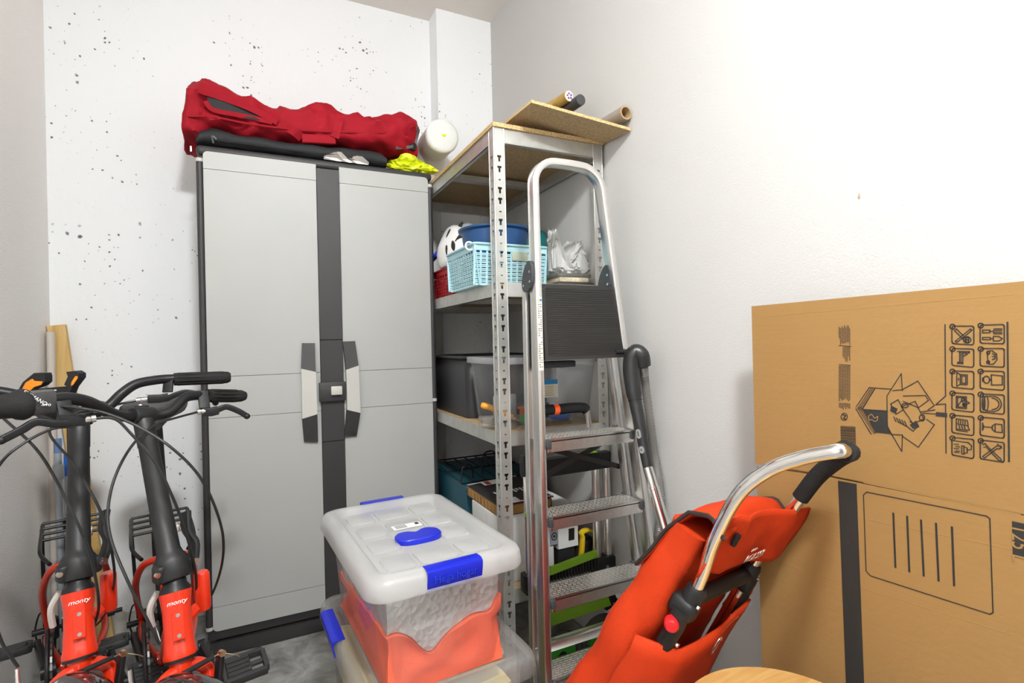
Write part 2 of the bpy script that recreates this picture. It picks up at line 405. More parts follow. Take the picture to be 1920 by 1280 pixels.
# centre strip in three lengths
zc = [.075, P(620, 827, Y=CY).z, P(620, 637, Y=CY).z, CH-.037]
for i in range(3):
    b = B(); b.bx(XL1+.001, XR0-.001, CY-.003, CY+.009, zc[i]+.0008, zc[i+1]-.0008, .001, 1); obj('centre_strip', b, m_cabb, t)
b = B(); a0 = P(598, 717, Y=CY-.01); a1 = P(648, 750, Y=CY-.01)
b.bx(a0.x, a1.x, CY-.022, CY-.002, a1.z, a0.z, .003); la = obj('latch', b, m_cabb, t)
b = B(); a0 = P(620, 724, Y=CY-.02); a1 = P(641, 739, Y=CY-.02)
b.bx(a0.x, a1.x, CY-.036, CY-.021, a1.z, a0.z, .003); obj('latch_button', b, m_cabt, la)

# ================================================================ shelving unit
SX0, SX1, SY0, SY1, SH = .675, 1.086, 1.49, 2.39, 1.775
t = thing('shelving_unit', 'bolt-free galvanised steel shelving unit with chipboard shelves beside the cabinet', 'shelf', ((SX0+SX1)/2, (SY0+SY1)/2, 0))
def flange(axis, c0, sgn, fixed, w=.036):
    """perforated flange; axis 'x' or 'y' along which its width runs"""
    us = [0, .011, .0145, .0215, .025, w]; pts = {}; b = B(); zr = []
    z = SH-.088; rows = [(SH, None)]
    cuts = []
    while z > .09:
        for k in (0, 1): cuts.append((z-k*.0335, 'T'))
        cuts.append((z-.067, 'o')); z -= .1
    zz = {0., SH}
    cells = []
    for zc_, ty in cuts:
        if ty == 'T': cells += [(zc_, zc_-.007, 1, 4), (zc_-.007, zc_-.02, 2, 3)]
        else: cells += [(zc_-.008, zc_-.0125, 2, 3)]
    for c in cells: zz.add(round(c[0], 5)); zz.add(round(c[1], 5))
    zz = sorted(zz)
    def pt(u, z_):
        return V((c0+sgn*u, fixed, z_)) if axis == 'x' else V((fixed, c0+sgn*u, z_))
    for i in range(len(zz)-1):
        zm = (zz[i]+zz[i+1])/2; hole = None
        for c in cells:
            if c[1] < zm < c[0]: hole = (c[2], c[3])
        j = 0
        while j < 5:
            if hole and hole[0] <= j < hole[1]: j += 1; continue
            e = j+1
            while e < 5 and not (hole and hole[0] <= e < hole[1]): e += 1
            b._new([pt(us[j], zz[i]), pt(us[e], zz[i]), pt(us[e], zz[i+1]), pt(us[j], zz[i+1])], [(0, 1, 2, 3)]); j = e
    return b
def make_post(x, y, sx, sy):
    b = flange('x', x, sx, y); p = obj('post', b, m_galv, t, 0)
    md = p.modifiers.new('thick', 'SOLIDIFY'); md.thickness = .0016; md.offset = 0
    b = flange('y', y, sy, x); q = obj('post_flange', b, m_galv, p, 0)
    md = q.modifiers.new('thick', 'SOLIDIFY'); md.thickness = .0016; md.offset = 0
    b = B(); b.tube([(x, y, 0), (x, y, SH)], .0025, 8); b.tube([(x+sx*.036, y, 0), (x+sx*.036, y, SH)], .002, 8); b.tube([(x, y+sy*.036, 0), (x, y+sy*.036, SH)], .002, 8)
    obj('post_bead', b, m_galv, p)
    b = B()
    b.bx(min(x, x+sx*.038)-.001, max(x, x+sx*.038)+.001, min(y, y+sy*.038)-.001, max(y, y+sy*.038)+.001, 0, .012, .002); obj('post_foot', b, m_black, p)
make_post(SX0, SY0, 1, 1); make_post(SX1, SY0, -1, 1); make_post(SX0, SY1, 1, -1); make_post(SX1, SY1, -1, -1)
LV = [SH-.005, 1.285, .812, .315]
for i, z in enumerate(LV):
    bh = .045; e = .002
    b = B(); b.bx(SX0+.004, SX1-.004, SY0+.004, SY1-.004, z-.008, z, .0008, 1) if i else b.bx(SX0-.004, SX1+.004, SY0-.006, SY1+.004, z+.004, z+.018, .0008, 1)
    sh = obj('shelf_board', b, m_chip, t)
    if i == 0:
        b = B(); b.bx(SX0-.0045, SX1+.0045, SY0-.0068, SY0-.006, z+.0045, z+.0175); b.bx(SX0-.0048, SX0-.004, SY0-.006, SY1, z+.0045, z+.0175)
        obj('board_edge', b, m_chipedge, sh)
    for (x0, x1, y0, y1, nx, ny) in ((SX0+.037, SX1-.037, SY0+.001, SY0+.003, 0, 1), (SX0+.037, SX1-.037, SY1-.003, SY1-.001, 0, -1),
                             (SX0+.001, SX0+.003, SY0+.037, SY1-.037, 1, 0), (SX1-.003, SX1-.001, SY0+.037, SY1-.037, -1, 0)):
        b = B(); zt = z+.003 if i else z+.003
        b.bx(x0, x1, y0, y1, zt-bh, zt)
        xa, xb, ya, yb = x0, x1, y0, y1
        if nx > 0: xb += .012
        if nx < 0: xa -= .012
        if ny > 0: yb += .012
        if ny < 0: ya -= .012
        b.bx(xa, xb, ya, yb, zt-bh, zt-bh+.002)
        if ny: b.bx(x0, x1, y0-.0005, y1+.0005, zt-bh+.004, zt-bh+.0055)
        obj('beam', b, m_galv, t, 0)
    b = B(); ym = (SY0+SY1)/2; b.bx(SX0+.004, SX1-.004, ym-.018, ym+.018, z-.03, z-.009); obj('cross_brace', b, m_galv, t, 0)

# ================================================================ loose chipboard on top, rolls on it
def slab(pts, th): # quad pts top -> slab downwards along normal
    n = (pts[1]-pts[0]).cross(pts[3]-pts[0]).normalized()
    return B().prism(pts, n*th)
za = SH+.0135
A_ = P(997, 187, Y=1.375); Bc = P(1183, 240, X=1.094)
C_ = V((1.094, Bc.y+.42, Bc.z-.012)); D_ = A_+(C_-Bc)
C_.z = za+.012; D_.z = za+.012+.04
t = thing('chipboard_panel', 'loose brown chipboard panel lying tilted on top of the metal shelving', 'board', ((A_.x+C_.x)/2, (A_.y+C_.y)/2, za))
n_ = (Bc-A_).cross(D_-A_).normalized()
obj('panel_face', B().prism([A_, Bc, C_, D_], -n_*.009), m_chip, t, 0)
b = B(); e1 = (Bc-A_).normalized(); e2 = (D_-A_).normalized()
b.prism([A_-e2*.0008, Bc-e2*.0008, Bc, A_], -n_*.009); b.prism([A_-e1*.0008, A_, D_, D_-e1*.0008], -n_*.009)
obj('panel_edge', b, m_chipedge, t, 0)
def on_board(px, py, lift):   # point on the tilted panel under a pixel
    d = ray(px, py); o = V((0, 0, CAMZ)); k = (A_+n_*lift-o).dot(n_)/d.dot(n_); return o+d*k
m_tubedark = mat('dark_grey_film', (.045, .047, .05), .4, bump=.2, bscale=80)
def roll(name, label, pxc, r, L, dirv, m_side, m_end, Y):
    c = P(*pxc, Y=Y); dv = V(dirv).normalized()
    t = thing(name, label, 'roll', c-V((0, 0, r)))
    b = B(); b.lathe(c, dv, [(0, r*.97), (.002, r), (L, r)], 28); obj('roll_side', b, m_side, t)
    b = B(); b.lathe(c-dv*.0012, dv, [(0, r*.93), (.0015, r*.955)], 28); e = obj('roll_end', b, m_end, t)
    return t, e, c, dv
bd = (D_-A_).normalized()
t1, e, c, dv = roll('wrapping_paper_roll', 'gold and white paper roll with purple mark behind the dark roll', (1067, 180), .0185, .42, bd+V((-.08, 0, .02)), mat('gold_paper', (.50, .33, .10), .35, .4, var=.2, scale=30), mat('cream_end', (.80, .74, .62), .6), 1.505)
b = B()
for k in range(5):
    a = math.radians(30+k*72); b.lathe(c-dv*.0025+V((math.cos(a)*.008, 0, math.sin(a)*.008)), dv, [(0, .0035), (.001, .0035)], 8)
obj('purple_mark', b, mat('purple_ink', (.16, .05, .35), .6), e)
roll('dark_film_roll', 'dark charcoal roll with flat round end lying on the chipboard panel', (1089, 187), .0185, .42, bd+V((.02, 0, .02)), m_tubedark, mat('charcoal_end', (.06, .063, .068), .7), 1.47)
c = P(1174, 211, X=1.0735); dv = (bd+V((-.0, 0, .0))).normalized()
t = thing('clear_film_roll', 'roll of clear film on a brown cardboard core against right wall', 'roll', c-V((0, 0, .024)))
m_film = clear_mat('clear_film', (.93, .93, .92), .45, .15, (.75, .74, .72))
b = B(); b.rings([[c+dv*s+(V((math.cos(a), 0, 0))*1+V((0, 0, math.sin(a))))*r for a in [2*math.pi*k/28 for k in range(28)]] for s, r in ((.004, .0235), (.4, .0235))], False, False); obj('film_wrap', b, m_film, t)
b = B(); b.rings([[c+dv*s+(V((math.cos(a), 0, 0))+V((0, 0, math.sin(a))))*r for a in [2*math.pi*k/28 for k in range(28)]] for s, r in ((0, .0222), (.41, .0222), (.41, .0175), (0, .0175))], False, False, True)
obj('core', b, mat('core_card', (.42, .29, .15), .8), t)
from mathutils.bvhtree import BVHTree
CAMP = V((0, 0, CAMZ))
def bvh_of(o):
    me = o.data; M = WM[o]
    return BVHTree.FromPolygons([M @ v.co for v in me.vertices], [tuple(p.vertices) for p in me.polygons])
def surf(bv, px, py, off=.001, fallback=None):
    d = ray(px, py).normalized(); h = bv.ray_cast(CAMP, d)
    if h[0] is None:
        h2 = bv.find_nearest(CAMP+d*(fallback or 2.0)); return h2[0]-d*off
    return h[0]-d*off
def ribbon(bv, pts, w, th, off=.002, k=4):
    q = crs([surf(bv, x, y, off) for x, y in pts], k)
    b = B(); n = [bv.find_nearest(p)[1] for p in q]
    rs = []
    for i, p in enumerate(q):
        T = (q[min(i+1, len(q)-1)]-q[max(i-1, 0)]).normalized(); nn = (CAMP-p).normalized(); s = T.cross(nn).normalized(); nn = s.cross(T)
        rs.append([p+s*w/2-nn*th, p+s*w/2+nn*th, p-s*w/2+nn*th, p-s*w/2-nn*th])
    return b.rings(rs)

# ================================================================ on top of the cabinet
m_bagred = fabric_mat('crimson_nylon', (.36, .006, .017), .75, 500)
m_bagblk = fabric_mat('black_nylon', (.022, .023, .025), .6, 500)
zt_ = CH
t = thing('red_duffel_bag', 'slack crimson red wheeled duffel bag lying on black bag atop the cabinet', 'bag', (.2, 2.3, CH+.06))
prof = [(343, 222, 252), (346, 195, 262), (356, 168, 264), (380, 156, 255), (410, 172, 248), (440, 186, 248), (480, 202, 254), (520, 217, 260), (548, 216, 263), (575, 209, 265), (600, 207, 267), (625, 212, 268), (655, 224, 270), (690, 233, 274), (715, 230, 277), (740, 224, 281), (765, 224, 286), (780, 230, 288), (786, 244, 286)]
secs = []
for i, (x, ty, by) in enumerate(prof):
    X = P(x, (ty+by)/2, Y=2.19).x; zt = P(x, ty, Y=2.27).z; zb = max(P(x, by, Y=2.14).z, CH+.03)
    e = .05 if i in (0, len(prof)-1) else .02 if i in (1, len(prof)-2) else 0
    secs.append((X, 2.135+e, 2.44-e, zb, zt))
fine = []
for i in range(len(secs)-1):
    for k in range(5):
        u_ = k/5; fine.append(tuple(a+(b_-a)*u_ for a, b_ in zip(secs[i], secs[i+1])))
fine.append(secs[-1])
rs = blob(fine, 48, 3.0, 'x', .014, 9., 3.1)
for r_ in rs:
    cz = sum((p for p in r_), V())/len(r_)
    for p in r_:
        k = abs(noise.noise(V((p.x*9, p.y*7, p.z*13))))+.6*abs(noise.noise(V((p.x*17+p.z*20, p.y*9, p.z*26+4))))
        d = (p-cz); d.x = 0; p -= d.normalized()*(.045*(k-.3)*min(1, d.length/.05))
b = B(); b.rings(rs); body = obj('bag_body', b, m_bagred, t, 60); bv = bvh_of(body)
# open mouth: dark lining with two red lips
lip_t = [(386, 183), (422, 184), (455, 196), (485, 212), (508, 227)]; lip_b = [(386, 183), (402, 206), (436, 217), (475, 224), (508, 227)]
up_ = [surf(bv, x, y, .016) for x, y in lip_t]; lo_ = [surf(bv, x, y, .016) for x, y in lip_b]
b = B(); g = []
for i in range(5): g.append([up_[i], up_[i].lerp(lo_[i], .5)+(CAMP-up_[i]).normalized()*.002, lo_[i]])
b.sheet(g); obj('lining', b, m_bagblk, t)
obj('mouth_edge', ribbon(bv, [(372, 168), (420, 184), (470, 203), (520, 229)], .022, .004, .017), m_bagred, t)
obj('mouth_edge', ribbon(bv, [(386, 190), (400, 206), (445, 215), (510, 229)], .016, .004, .017), m_bagred, t)
obj('piping', ribbon(bv, [(352, 217), (400, 219), (470, 232), (560, 243), (640, 247), (720, 248), (778, 236)], .006, .003, .003), m_bagred, t)
obj('strap', ribbon(bv, [(513, 226), (535, 236), (552, 246), (566, 258)], .034, .002, .010), m_bagred, t)
obj('strap', ribbon(bv, [(640, 214), (636, 228), (632, 244), (628, 258)], .03, .002, .010), m_bagred, t)
b = B(); q0 = surf(bv, 566, 260, .016); q1 = surf(bv, 628, 263, .016)
b.tube([q0, q0.lerp(q1, .5), q1], .014, 12, flat=(.017, .01, .005), up=V((0, 0, 1))); obj('handle_wrap', b, m_bagred, t)
b = B(); q0 = surf(bv, 772, 272, .0); b.cyl(q0+V((.004, -.004, -.004)), q0+V((.004, .03, -.004)), .017); obj('wheel', b, m_rubber, t)
obj('corner_guard', ribbon(bv, [(783, 238), (781, 258), (774, 274), (742, 277)], .012, .003, .004), mat('grey_piping', (.12, .125, .13), .5), t)
# black flat bag
prof = [(368, 262, 268), (378, 238, 268), (400, 234, 271), (440, 244, 275), (500, 254, 280), (560, 262, 286), (620, 270, 291), (680, 275, 297), (712, 280, 300), (722, 290, 301)]
secs = []
for x, ty, by in prof:
    secs.append((P(x, ty, Y=2.17).x, 2.137, 2.47, CH+.0015, max(CH+.012, P(x, ty, Y=2.15).z)))
fine = []
for i in range(len(secs)-1):
    for k in range(5): fine.append(tuple(a+(c_-a)*k/5 for a, c_ in zip(secs[i], secs[i+1])))
fine.append(secs[-1])
t = thing('black_travel_bag', 'flat empty black travel bag squashed under red duffel bag', 'bag', (.1, 2.3, CH))
b = B(); rs = blob(fine, 36, 3.2, 'x', .008, 12, 8.)
for r_ in rs:
    for p in r_: p.z = max(p.z, CH+.001)
b.rings(rs); body = obj('bag_body', b, m_bagblk, t, 60); bv2 = bvh_of(body)
obj('piping', ribbon(bv2, [(396, 238), (398, 255), (400, 268)], .006, .003, .003), mat('grey_piping', (.12, .125, .13), .5), t)
obj('zip_seam', ribbon(bv2, [(402, 262), (480, 272), (560, 283), (640, 292)], .005, .002, .003), m_black, t)
b = B(); q = P(361, 276, Y=2.12); b.box(q+V((-.005, -.0, -.006)), (.006, .003, .02), None, .001); o = obj('zip_pull', b, m_steel, t)
# crumpled foil, yellow bag
def crumple(c, r, sc, seed, amp=.35, freq=1.6, sub=4, floor_z=None):
    def fn(p):
        a = noise.noise(p*freq+V((seed, 0, 0))); c2 = abs(noise.noise(p*freq*2.3+V((0, seed, 0)))); d2 = abs(noise.noise(p*freq*5+V((0, 0, seed))))
        return 1+amp*a-amp*.9*c2+amp*.35*d2
    b = B(); b.ico(c, r, sub, fn, sc)
    if floor_z is not None:
        for v in b.bm.verts: v.co.z = max(v.co.z, floor_z+.0006)
    return b
m_foil = mat('silver_foil', (.7, .69, .67), .25, 1.)
c = P(655, 290, Y=2.13)
b = B(); pk = [(606, 293), (630, 284), (640, 285), (652, 296), (660, 297), (668, 283), (690, 303)]
g = []
for i, (x, y) in enumerate(pk):
    top = P(x, y, Y=2.135+.006*(i % 2)); g.append([top, V((top.x+.002, 2.128, CH+.012)) if top.z > CH+.014 else V((top.x, 2.126, CH+.004)), V((top.x, 2.124+.003*(i % 2), CH+.001))])
b.sheet(g)
for v in b.bm.verts: v.co.z = max(v.co.z, CH+.001)
o = obj('foil_scrap', b, m_foil, None, 0); md = o.modifiers.new('t', 'SOLIDIFY'); md.thickness = .0006
tag(o, 'crumpled scrap of silver foil on the cabinet top edge', 'foil')
m_yel = mat('lime_yellow_plastic', (.72, .80, .01), .4, trans=0., var=.05)
c = P(768, 308, Y=2.17)
b = crumple((c.x, 2.19, CH+.034), .1, (1.05, .68, .40), 2.7, .5, 1.5, 4, CH)
tag(obj('yellow_plastic_bag', b, m_yel, None, 25), 'crumpled bright yellow plastic bag at the right end of cabinet top', 'plastic bag')
# foam roll behind the shelving
t = thing('foam_roll', 'tall soft white foam roll bulging out above shelf behind the cabinet', 'roll', (.745, 2.47, .0))
e0 = P(828, 257, Y=2.2)
pth = crs([(.749, 2.472, .0), (.749, 2.472, .8), (.749, 2.472, 1.5), (.749, 2.468, 1.78), (.748, 2.44, 1.90), (e0.x+.004, 2.36, e0.z-.008), (e0.x+.001, 2.27, e0.z), e0], 8)
m_foam = mat('white_foam', (.82, .83, .80), .9, bump=.4, bscale=160)
b = B(); b.tube(pth[:-3], .072, 32, radii=None); obj('foam_body', b, m_foam, t, 60)
dv = (pth[-1]-pth[-3]).normalized()
b = B(); b.lathe(pth[-4], dv, [(0, .072), (.02, .075), (.036, .073), (.043, .062), (.045, .04), (.045, .0)], 32); en = obj('rolled_end', b, m_foam, t, 60)
b = B(); b.ico(pth[-4]+dv*.045+V((.003, 0, .0)), .009, 2, None, (1.2, .3, .7)); obj('yellow_dot', b, m_yel, en)

# ================================================================ shelf contents, upper level
Z2 = LV[1]
m_lblue = mat('pale_aqua_plastic', (.42, .68, .74), .45)
def basket(name, label, x0, x1, y0, y1, z0, h, mm, rows, nx, ny, taper=.014, solid_top=.022, tag_hole=False):
    t = thing(name, label, 'basket', ((x0+x1)/2, (y0+y1)/2, z0)); zr = z0+h
    def side(pa, pb, n, tk):
        b = B(); pa, pb = V(pa), V(pb); d = (pb-pa).normalized(); L = (pb-pa).length
        nr = V((0, 0, 1)).cross(d); c = (pa+pb)/2; ctr = V(((x0+x1)/2, (y0+y1)/2, 0)); inw = (ctr-V((c.x, c.y, 0))).normalized()
        def at(u, z): # point with taper
            f = 1-(z-z0)/h; return pa+d*u+V((0, 0, z-z0))+inw*(taper*f)
        Rm = Matrix((d, inw, V((0, 0, 1)))).transposed()
        b.box(at(L/2, zr-solid_top/2), (L+.004, .004, solid_top), Rm, .001, 1)
        b.box(at(L/2, z0+.004), (L-.01, .003, .008), Rm)
        for i in range(n+1):
            u = L*i/n; p, q = at(u, z0+.002), at(u, zr-solid_top+.001); b.tube([p, q], 0, flat=(L/n*.16, .0012, .0005), up=d)
        for j in range(rows):
            z = z0+.012+(h-solid_top-.014)*j/rows; 
            for k2 in (0, .38): b.box(at(L/2, z+k2*(h-solid_top)/rows), (L-.004, .0028, (h-solid_top)/rows*.27), Rm)
        return b
    cs = [(x0, y0, z0), (x1, y0, z0), (x1, y1, z0), (x0, y1, z0)]
    for i in range(4): obj('basket_side', side(cs[i], cs[(i+1) % 4], nx if i % 2 == 0 else ny, 0), mm, t, 0)
    b = B(); b.bx(x0+taper, x1-taper, y0+taper, y1-taper, z0+.0005, z0+.004); obj('basket_floor', b, mm, t, 0)
    b = B(); rim = rrect(x1-x0+.008, y1-y0+.008, .012, 4); b.tube([V(((x0+x1)/2+p[0], (y0+y1)/2+p[1], zr)) for p in rim], .004, 8, True); obj('rim', b, mm, t)
    return t
BX0, BX1, BY0, BY1 = .638, .905, 1.575, 1.845
t = basket('aqua_basket', 'pale aqua woven plastic basket holding the blue basin', BX0, BX1, BY0, BY1, Z2+.003, .135, m_lblue, 8, 12, 12)
b = B(); q = P(976, 478, Y=BY0-.004); b.box((q.x, BY0+.001, q.z-.004), (.06, .004, .032), None, .003); obj('name_plate', b, mat('plate_green_grey', (.42, .47, .38), .4), t)
b = B(); q = P(880, 461, Y=1.6); b.tube([q+V((math.cos(a)*.013, 0, math.sin(a)*.013)) for a in [2*math.pi*k/20 for k in range(20)]], .0032, 8, True); obj('handle_ring', b, m_white, t)
c = V(((BX0+BX1)/2+.0, (BY0+BY1)/2+.0, Z2+.008))
m_navy = mat('blue_basin_plastic', (.015, .075, .22), .35)
t = thing('blue_basin', 'dark blue round plastic basin sitting in pale aqua basket', 'basin', c)
b = B(); b.lathe(c, (0, 0, 1), [(0, .088), (.01, .092), (.193, .120), (.199, .131), (.205, .132), (.205, .125), (.196, .116), (.02, .088), (.02, .0)], 40, False); obj('bowl', b, m_navy, t)
b = B(); q = c+V((.10, -.08, .201)); b.box(q, (.03, .03, .016), Matrix.Rotation(.7, 3, 'Z'), .004); obj('lug', b, m_navy, t)
# helmet
m_hel = mat('white_helmet_shell', (.80, .80, .78), .3, coat=.3)
hc = P(866, 452, Y=2.0); hz = Z2+.123
t = thing('bike_helmet', 'white bicycle helmet with dark vents resting above red basket', 'helmet', (hc.x, hc.y, hz))
def hf(p): return 1+.06*math.sin(p.x*9)*max(0, p.z)
b = B(); b.ico((hc.x+.012, 2.02, hz+.055), .1, 4, hf, (1.05, 1.3, 1.25))
for v in b.bm.verts: v.co.z = max(v.co.z, hz)
sh = obj('shell', b, m_hel, t, 60); bv = bvh_of(sh)
for (x, y, ln, wd_, an) in ((852, 421, .05, .016, 50), (840, 440, .045, .010, 70), (862, 425, .04, .014, 60), (851, 466, .055, .016, 100), (838, 470, .04, .01, 95), (870, 440, .05, .014, 75)):
    q = surf(bv, x, y, -.004); nn = bv.find_nearest(q)[1]; a = math.radians(an); dr = _r*math.cos(a)+_u*math.sin(a); F = frame(q, dr, nn.cross(dr))
    bb = B(); bb.ico((0, 0, 0), 1, 2, None, (ln*.6, wd_*.7, .0045)); bb.xf(F); obj('vent', bb, m_slot, t)
m_rbk = mat('red_basket_plastic', (.42, .015, .02), .45)
basket('red_basket', 'red slotted plastic basket under the white bicycle helmet', .69, .93, 1.92, 2.2, Z2+.003, .115, m_rbk, 6, 9, 9, .01)
b = B(); q = P(826, 476, X=.665); b.tube(crs([P(815, 484, X=.70), P(824, 470, X=.69), P(834, 478, X=.70), P(840, 492, X=.71)], 4), .02, 10, flat=(.03, .008, .004)); q = obj('blue_strap', b, mat('royal_blue_fabric', (.01, .03, .45), .6))
tag(q, 'royal blue folded strap hanging beside white helmet on red basket', 'strap')
c = P(1000, 432, Y=1.905); c = V((c.x, 1.905, Z2+.001))
t = thing('teal_container', 'teal green plastic container standing behind the blue basin', 'container', c)
m_teal = mat('teal_plastic', (.01, .17, .17), .4)
b = B(); b.lathe(c, (0, 0, 1), [(0, .05), (.23, .058), (.262, .05), (.27, .035), (.27, 0)], 28); obj('body', b, m_teal, t, 50)
b = B(); b.lathe(c+V((0, 0, .27)), (0, 0, 1), [(0, .03), (.02, .03), (.022, .0)], 24); obj('cap', b, m_teal, t)
# flat trays with white bag on top
m_glass = clear_mat('dusty_glass', (.80, .82, .76), .35, .2, (.45, .44, .38))
for i, (lab, mm, h, dx, w_) in enumerate((('dark flat tray at bottom of the stack under the white bag', mat('dark_tray', (.05, .045, .04), .4), .016, 0, .30), ('pale flat box with red marks between dark tray and glass tray', mat('pale_box', (.55, .48, .36), .6, var=.4, scale=30), .017, .03, .24), ('flat glass tray directly under the crumpled white bag', m_glass, .014, .01, .28))):
    z = Z2+.001+(0, .0165, .034)[i]
    b = B(); b.bx(.925+dx*.3, .925+dx*.3+w_*.5, 1.535+i*.004, 1.535+w_, z, z+h, .004)
    tag(obj('flat_tray', b, mm, None), lab, 'tray')
b = B(); b.bx(.94, .985, 1.525, 1.533, Z2+.019, Z2+.031)
m_wbag = clear_mat('white_carrier_bag', (.96, .96, .95), .93, .08, (.92, .92, .90))
c0 = P(1068, 478, Y=1.63)
b = B(); zb = Z2+.05
def bagf(p):
    return 1+.42*noise.noise(p*1.3+V((4.2, 0, 0)))-.45*abs(noise.noise(p*3.1+V((0, 3., 0))))+.12*noise.noise(p*8)
b.ico((c0.x, 1.65, zb+.045), .085, 5, bagf, (.95, .9, .62))
pk = P(1033, 432, Y=1.63)
for v in b.bm.verts:
    # pull a neck of the bag up on the left
    d = V((v.co.x-(pk.x+.01), 0, 0)).length; k = max(0, 1-d/.045)
    if v.co.z > zb+.03: v.co.z += k*k*.11
    d2 = abs(v.co.x-(pk.x+.10)); k2 = max(0, 1-d2/.035)
    if v.co.z > zb+.03: v.co.z += k2*.045
    v.co.z = max(v.co.z, zb+.001)
tag(obj('white_plastic_bag', b, m_wbag, None, 35), 'crumpled white plastic carrier bag on flat trays beside aqua basket', 'plastic bag')

# ================================================================ middle level
Z3 = LV[2]
def tubshape(cx, cy, w, l, z0, h, tp, r=.03, th=.0):
    rs = []
    for f in (0, .02, .5, 1):
        k = 1-tp*(1-f); rs.append([V((cx+p[0]*1, cy+p[1], z0+h*f)) for p in rrect(w*k, l*k, r)])
    return rs
t = thing('dark_storage_crate', 'dark charcoal plastic crate behind the clear tool tub', 'crate', (.885, 2.06, Z3))
b = B(); rs = tubshape(.885, 2.06, .37, .44, Z3+.001, .232, .06); b.rings(rs, True, False)
o = obj('crate_body', b, mat('charcoal_crate', (.028, .028, .032), .45), t, 50); md = o.modifiers.new('t', 'SOLIDIFY'); md.thickness = .003
b = B(); b.tube([V((.885+p[0], 2.06+p[1], Z3+.233)) for p in rrect(.38, .45, .03)], .006, 8, True); obj('crate_rim', b, MATS['charcoal_crate'], t)
m_clear = clear_mat('clear_plastic', (.96, .965, .97), .07, .12, (.8, .82, .85))
m_rimc = clear_mat('frosted_rim', (.92, .93, .95), .45, .12, (.72, .74, .77))
t = thing('clear_tool_tub', 'clear plastic tub holding tools on middle shelf behind the ladder', 'tub', (.885, 1.67, Z3))
b = B(); rs = tubshape(.885, 1.67, .375, .30, Z3+.001, .225, .12); b.rings(rs, True, False); obj('tub_body', b, m_clear, t, 50)
b = B(); b.tube([V((.885+p[0], 1.67+p[1], Z3+.226)) for p in rrect(.385, .31, .03)], 0, closed=True, flat=(.011, .005, .002), up=V((0, 0, 1))); obj('tub_rim', b, m_rimc, t)
q = P(1032, 728, Y=1.515)
b = B(); b.box((q.x, 1.519, q.z), (.06, .0012, .06)); lb = obj('label_card', b, mat('label_cream', (.72, .68, .55), .6), t)
b = B(); b.box((q.x, 1.518, q.z+.022), (.06, .0012, .016)); obj('label_band', b, mat('label_blue', (.02, .22, .5), .6), lb)
b = B()
for k in range(5): b.box((q.x-.004, 1.518, q.z+.006-k*.007), (.035-.006*(k % 2), .0012, .0015))
obj('label_text', b, mat('label_ink', (.35, .25, .12), .7), lb)
# tools in tub
t = thing('orange_handled_tool', 'tool with long orange handle lying in the clear tool tub', 'tool', (.78, 1.63, Z3+.01))
m_org = mat('orange_plastic', (.85, .36, .02), .4)
p0 = P(902, 759, Y=1.70); p1 = P(948, 777, Y=1.66); p1 = p0+(p1-p0).normalized()*.12
b = B(); b.tube(crs([p0, p0.lerp(p1, .4)+V((0, 0, .004)), p1], 5), .011, 12, radii=[.008, .011, .0115, .011, .0105, .011, .0115, .011, .011, .010, .009]); obj('handle', b, m_org, t)
b = B(); b.tube([p1, p1+(p1-p0).normalized()*.1], .005, 8); obj('shaft', b, m_steel, t)
for i, (nm, lab, col, x, y, z, s, a) in enumerate((('green_gadget', 'small green plastic piece among tools in clear tub', (.03, .32, .08), .83, 1.60, .012, (.05, .03, .03), .4), ('blue_coil', 'round blue coil lying in the clear tool tub', (.02, .12, .5), .96, 1.60, .012, (.07, .06, .022), 0), ('brown_block', 'brown wooden block lying in the clear tool tub', (.32, .17, .07), 1.0, 1.66, .012, (.05, .06, .04), .2), ('dark_pouch', 'dark fabric pouch slumped in the clear tool tub', (.05, .05, .07), .93, 1.69, .012, (.09, .06, .05), .5), ('grey_packet', 'flat translucent grey packet leaning in clear tool tub', (.5, .52, .55), .80, 1.72, .012, (.10, .02, .09), .3), ('orange_red_spool', 'orange red spool standing in the clear tool tub', (.6, .12, .04), .845, 1.66, .012, (.04, .04, .05), 0))):
    b = B()
    if 'coil' in nm: b.tube([V((x+.032*math.cos(q_), y+.028*math.sin(q_), Z3+z+.009)) for q_ in [2*math.pi*k/24 for k in range(24)]], .009, 8, True)
    elif 'spool' in nm: b.lathe((x, y, Z3+.008), (0, 0, 1), [(0, .022), (.006, .022), (.008, .014), (.04, .014), (.042, .022), (.048, .022)], 20)
    elif 'pouch' in nm: b = crumple((x, y, Z3+.035), .045, (1.1, .8, .7), 5.1, .3, 1.4, 3, Z3+.006)
    else: b.box((x, y, Z3+.007+s[2]/2), s, Matrix.Rotation(a, 3, 'Z'), .005)
    tag(obj(nm, b, mat(nm+'_mat', col, .5)), lab, 'tool part' if i not in (4,) else 'packet')
t = thing('clear_screw_case', 'small clear case with round knob in front corner of tool tub', 'case', (.76, 1.60, Z3+.01))
b = B(); q = P(918, 786, Y=1.6); b.box((q.x, 1.60, Z3+.026), (.065, .04, .036), None, .004); obj('case', b, clear_mat('case_clear', (.92, .92, .9), .2, .25, (.8, .8, .78)), t)
b = B(); b.cyl((q.x+.022, 1.585, Z3+.03), (q.x+.022, 1.575, Z3+.03), .008); obj('knob', b, m_white, t)

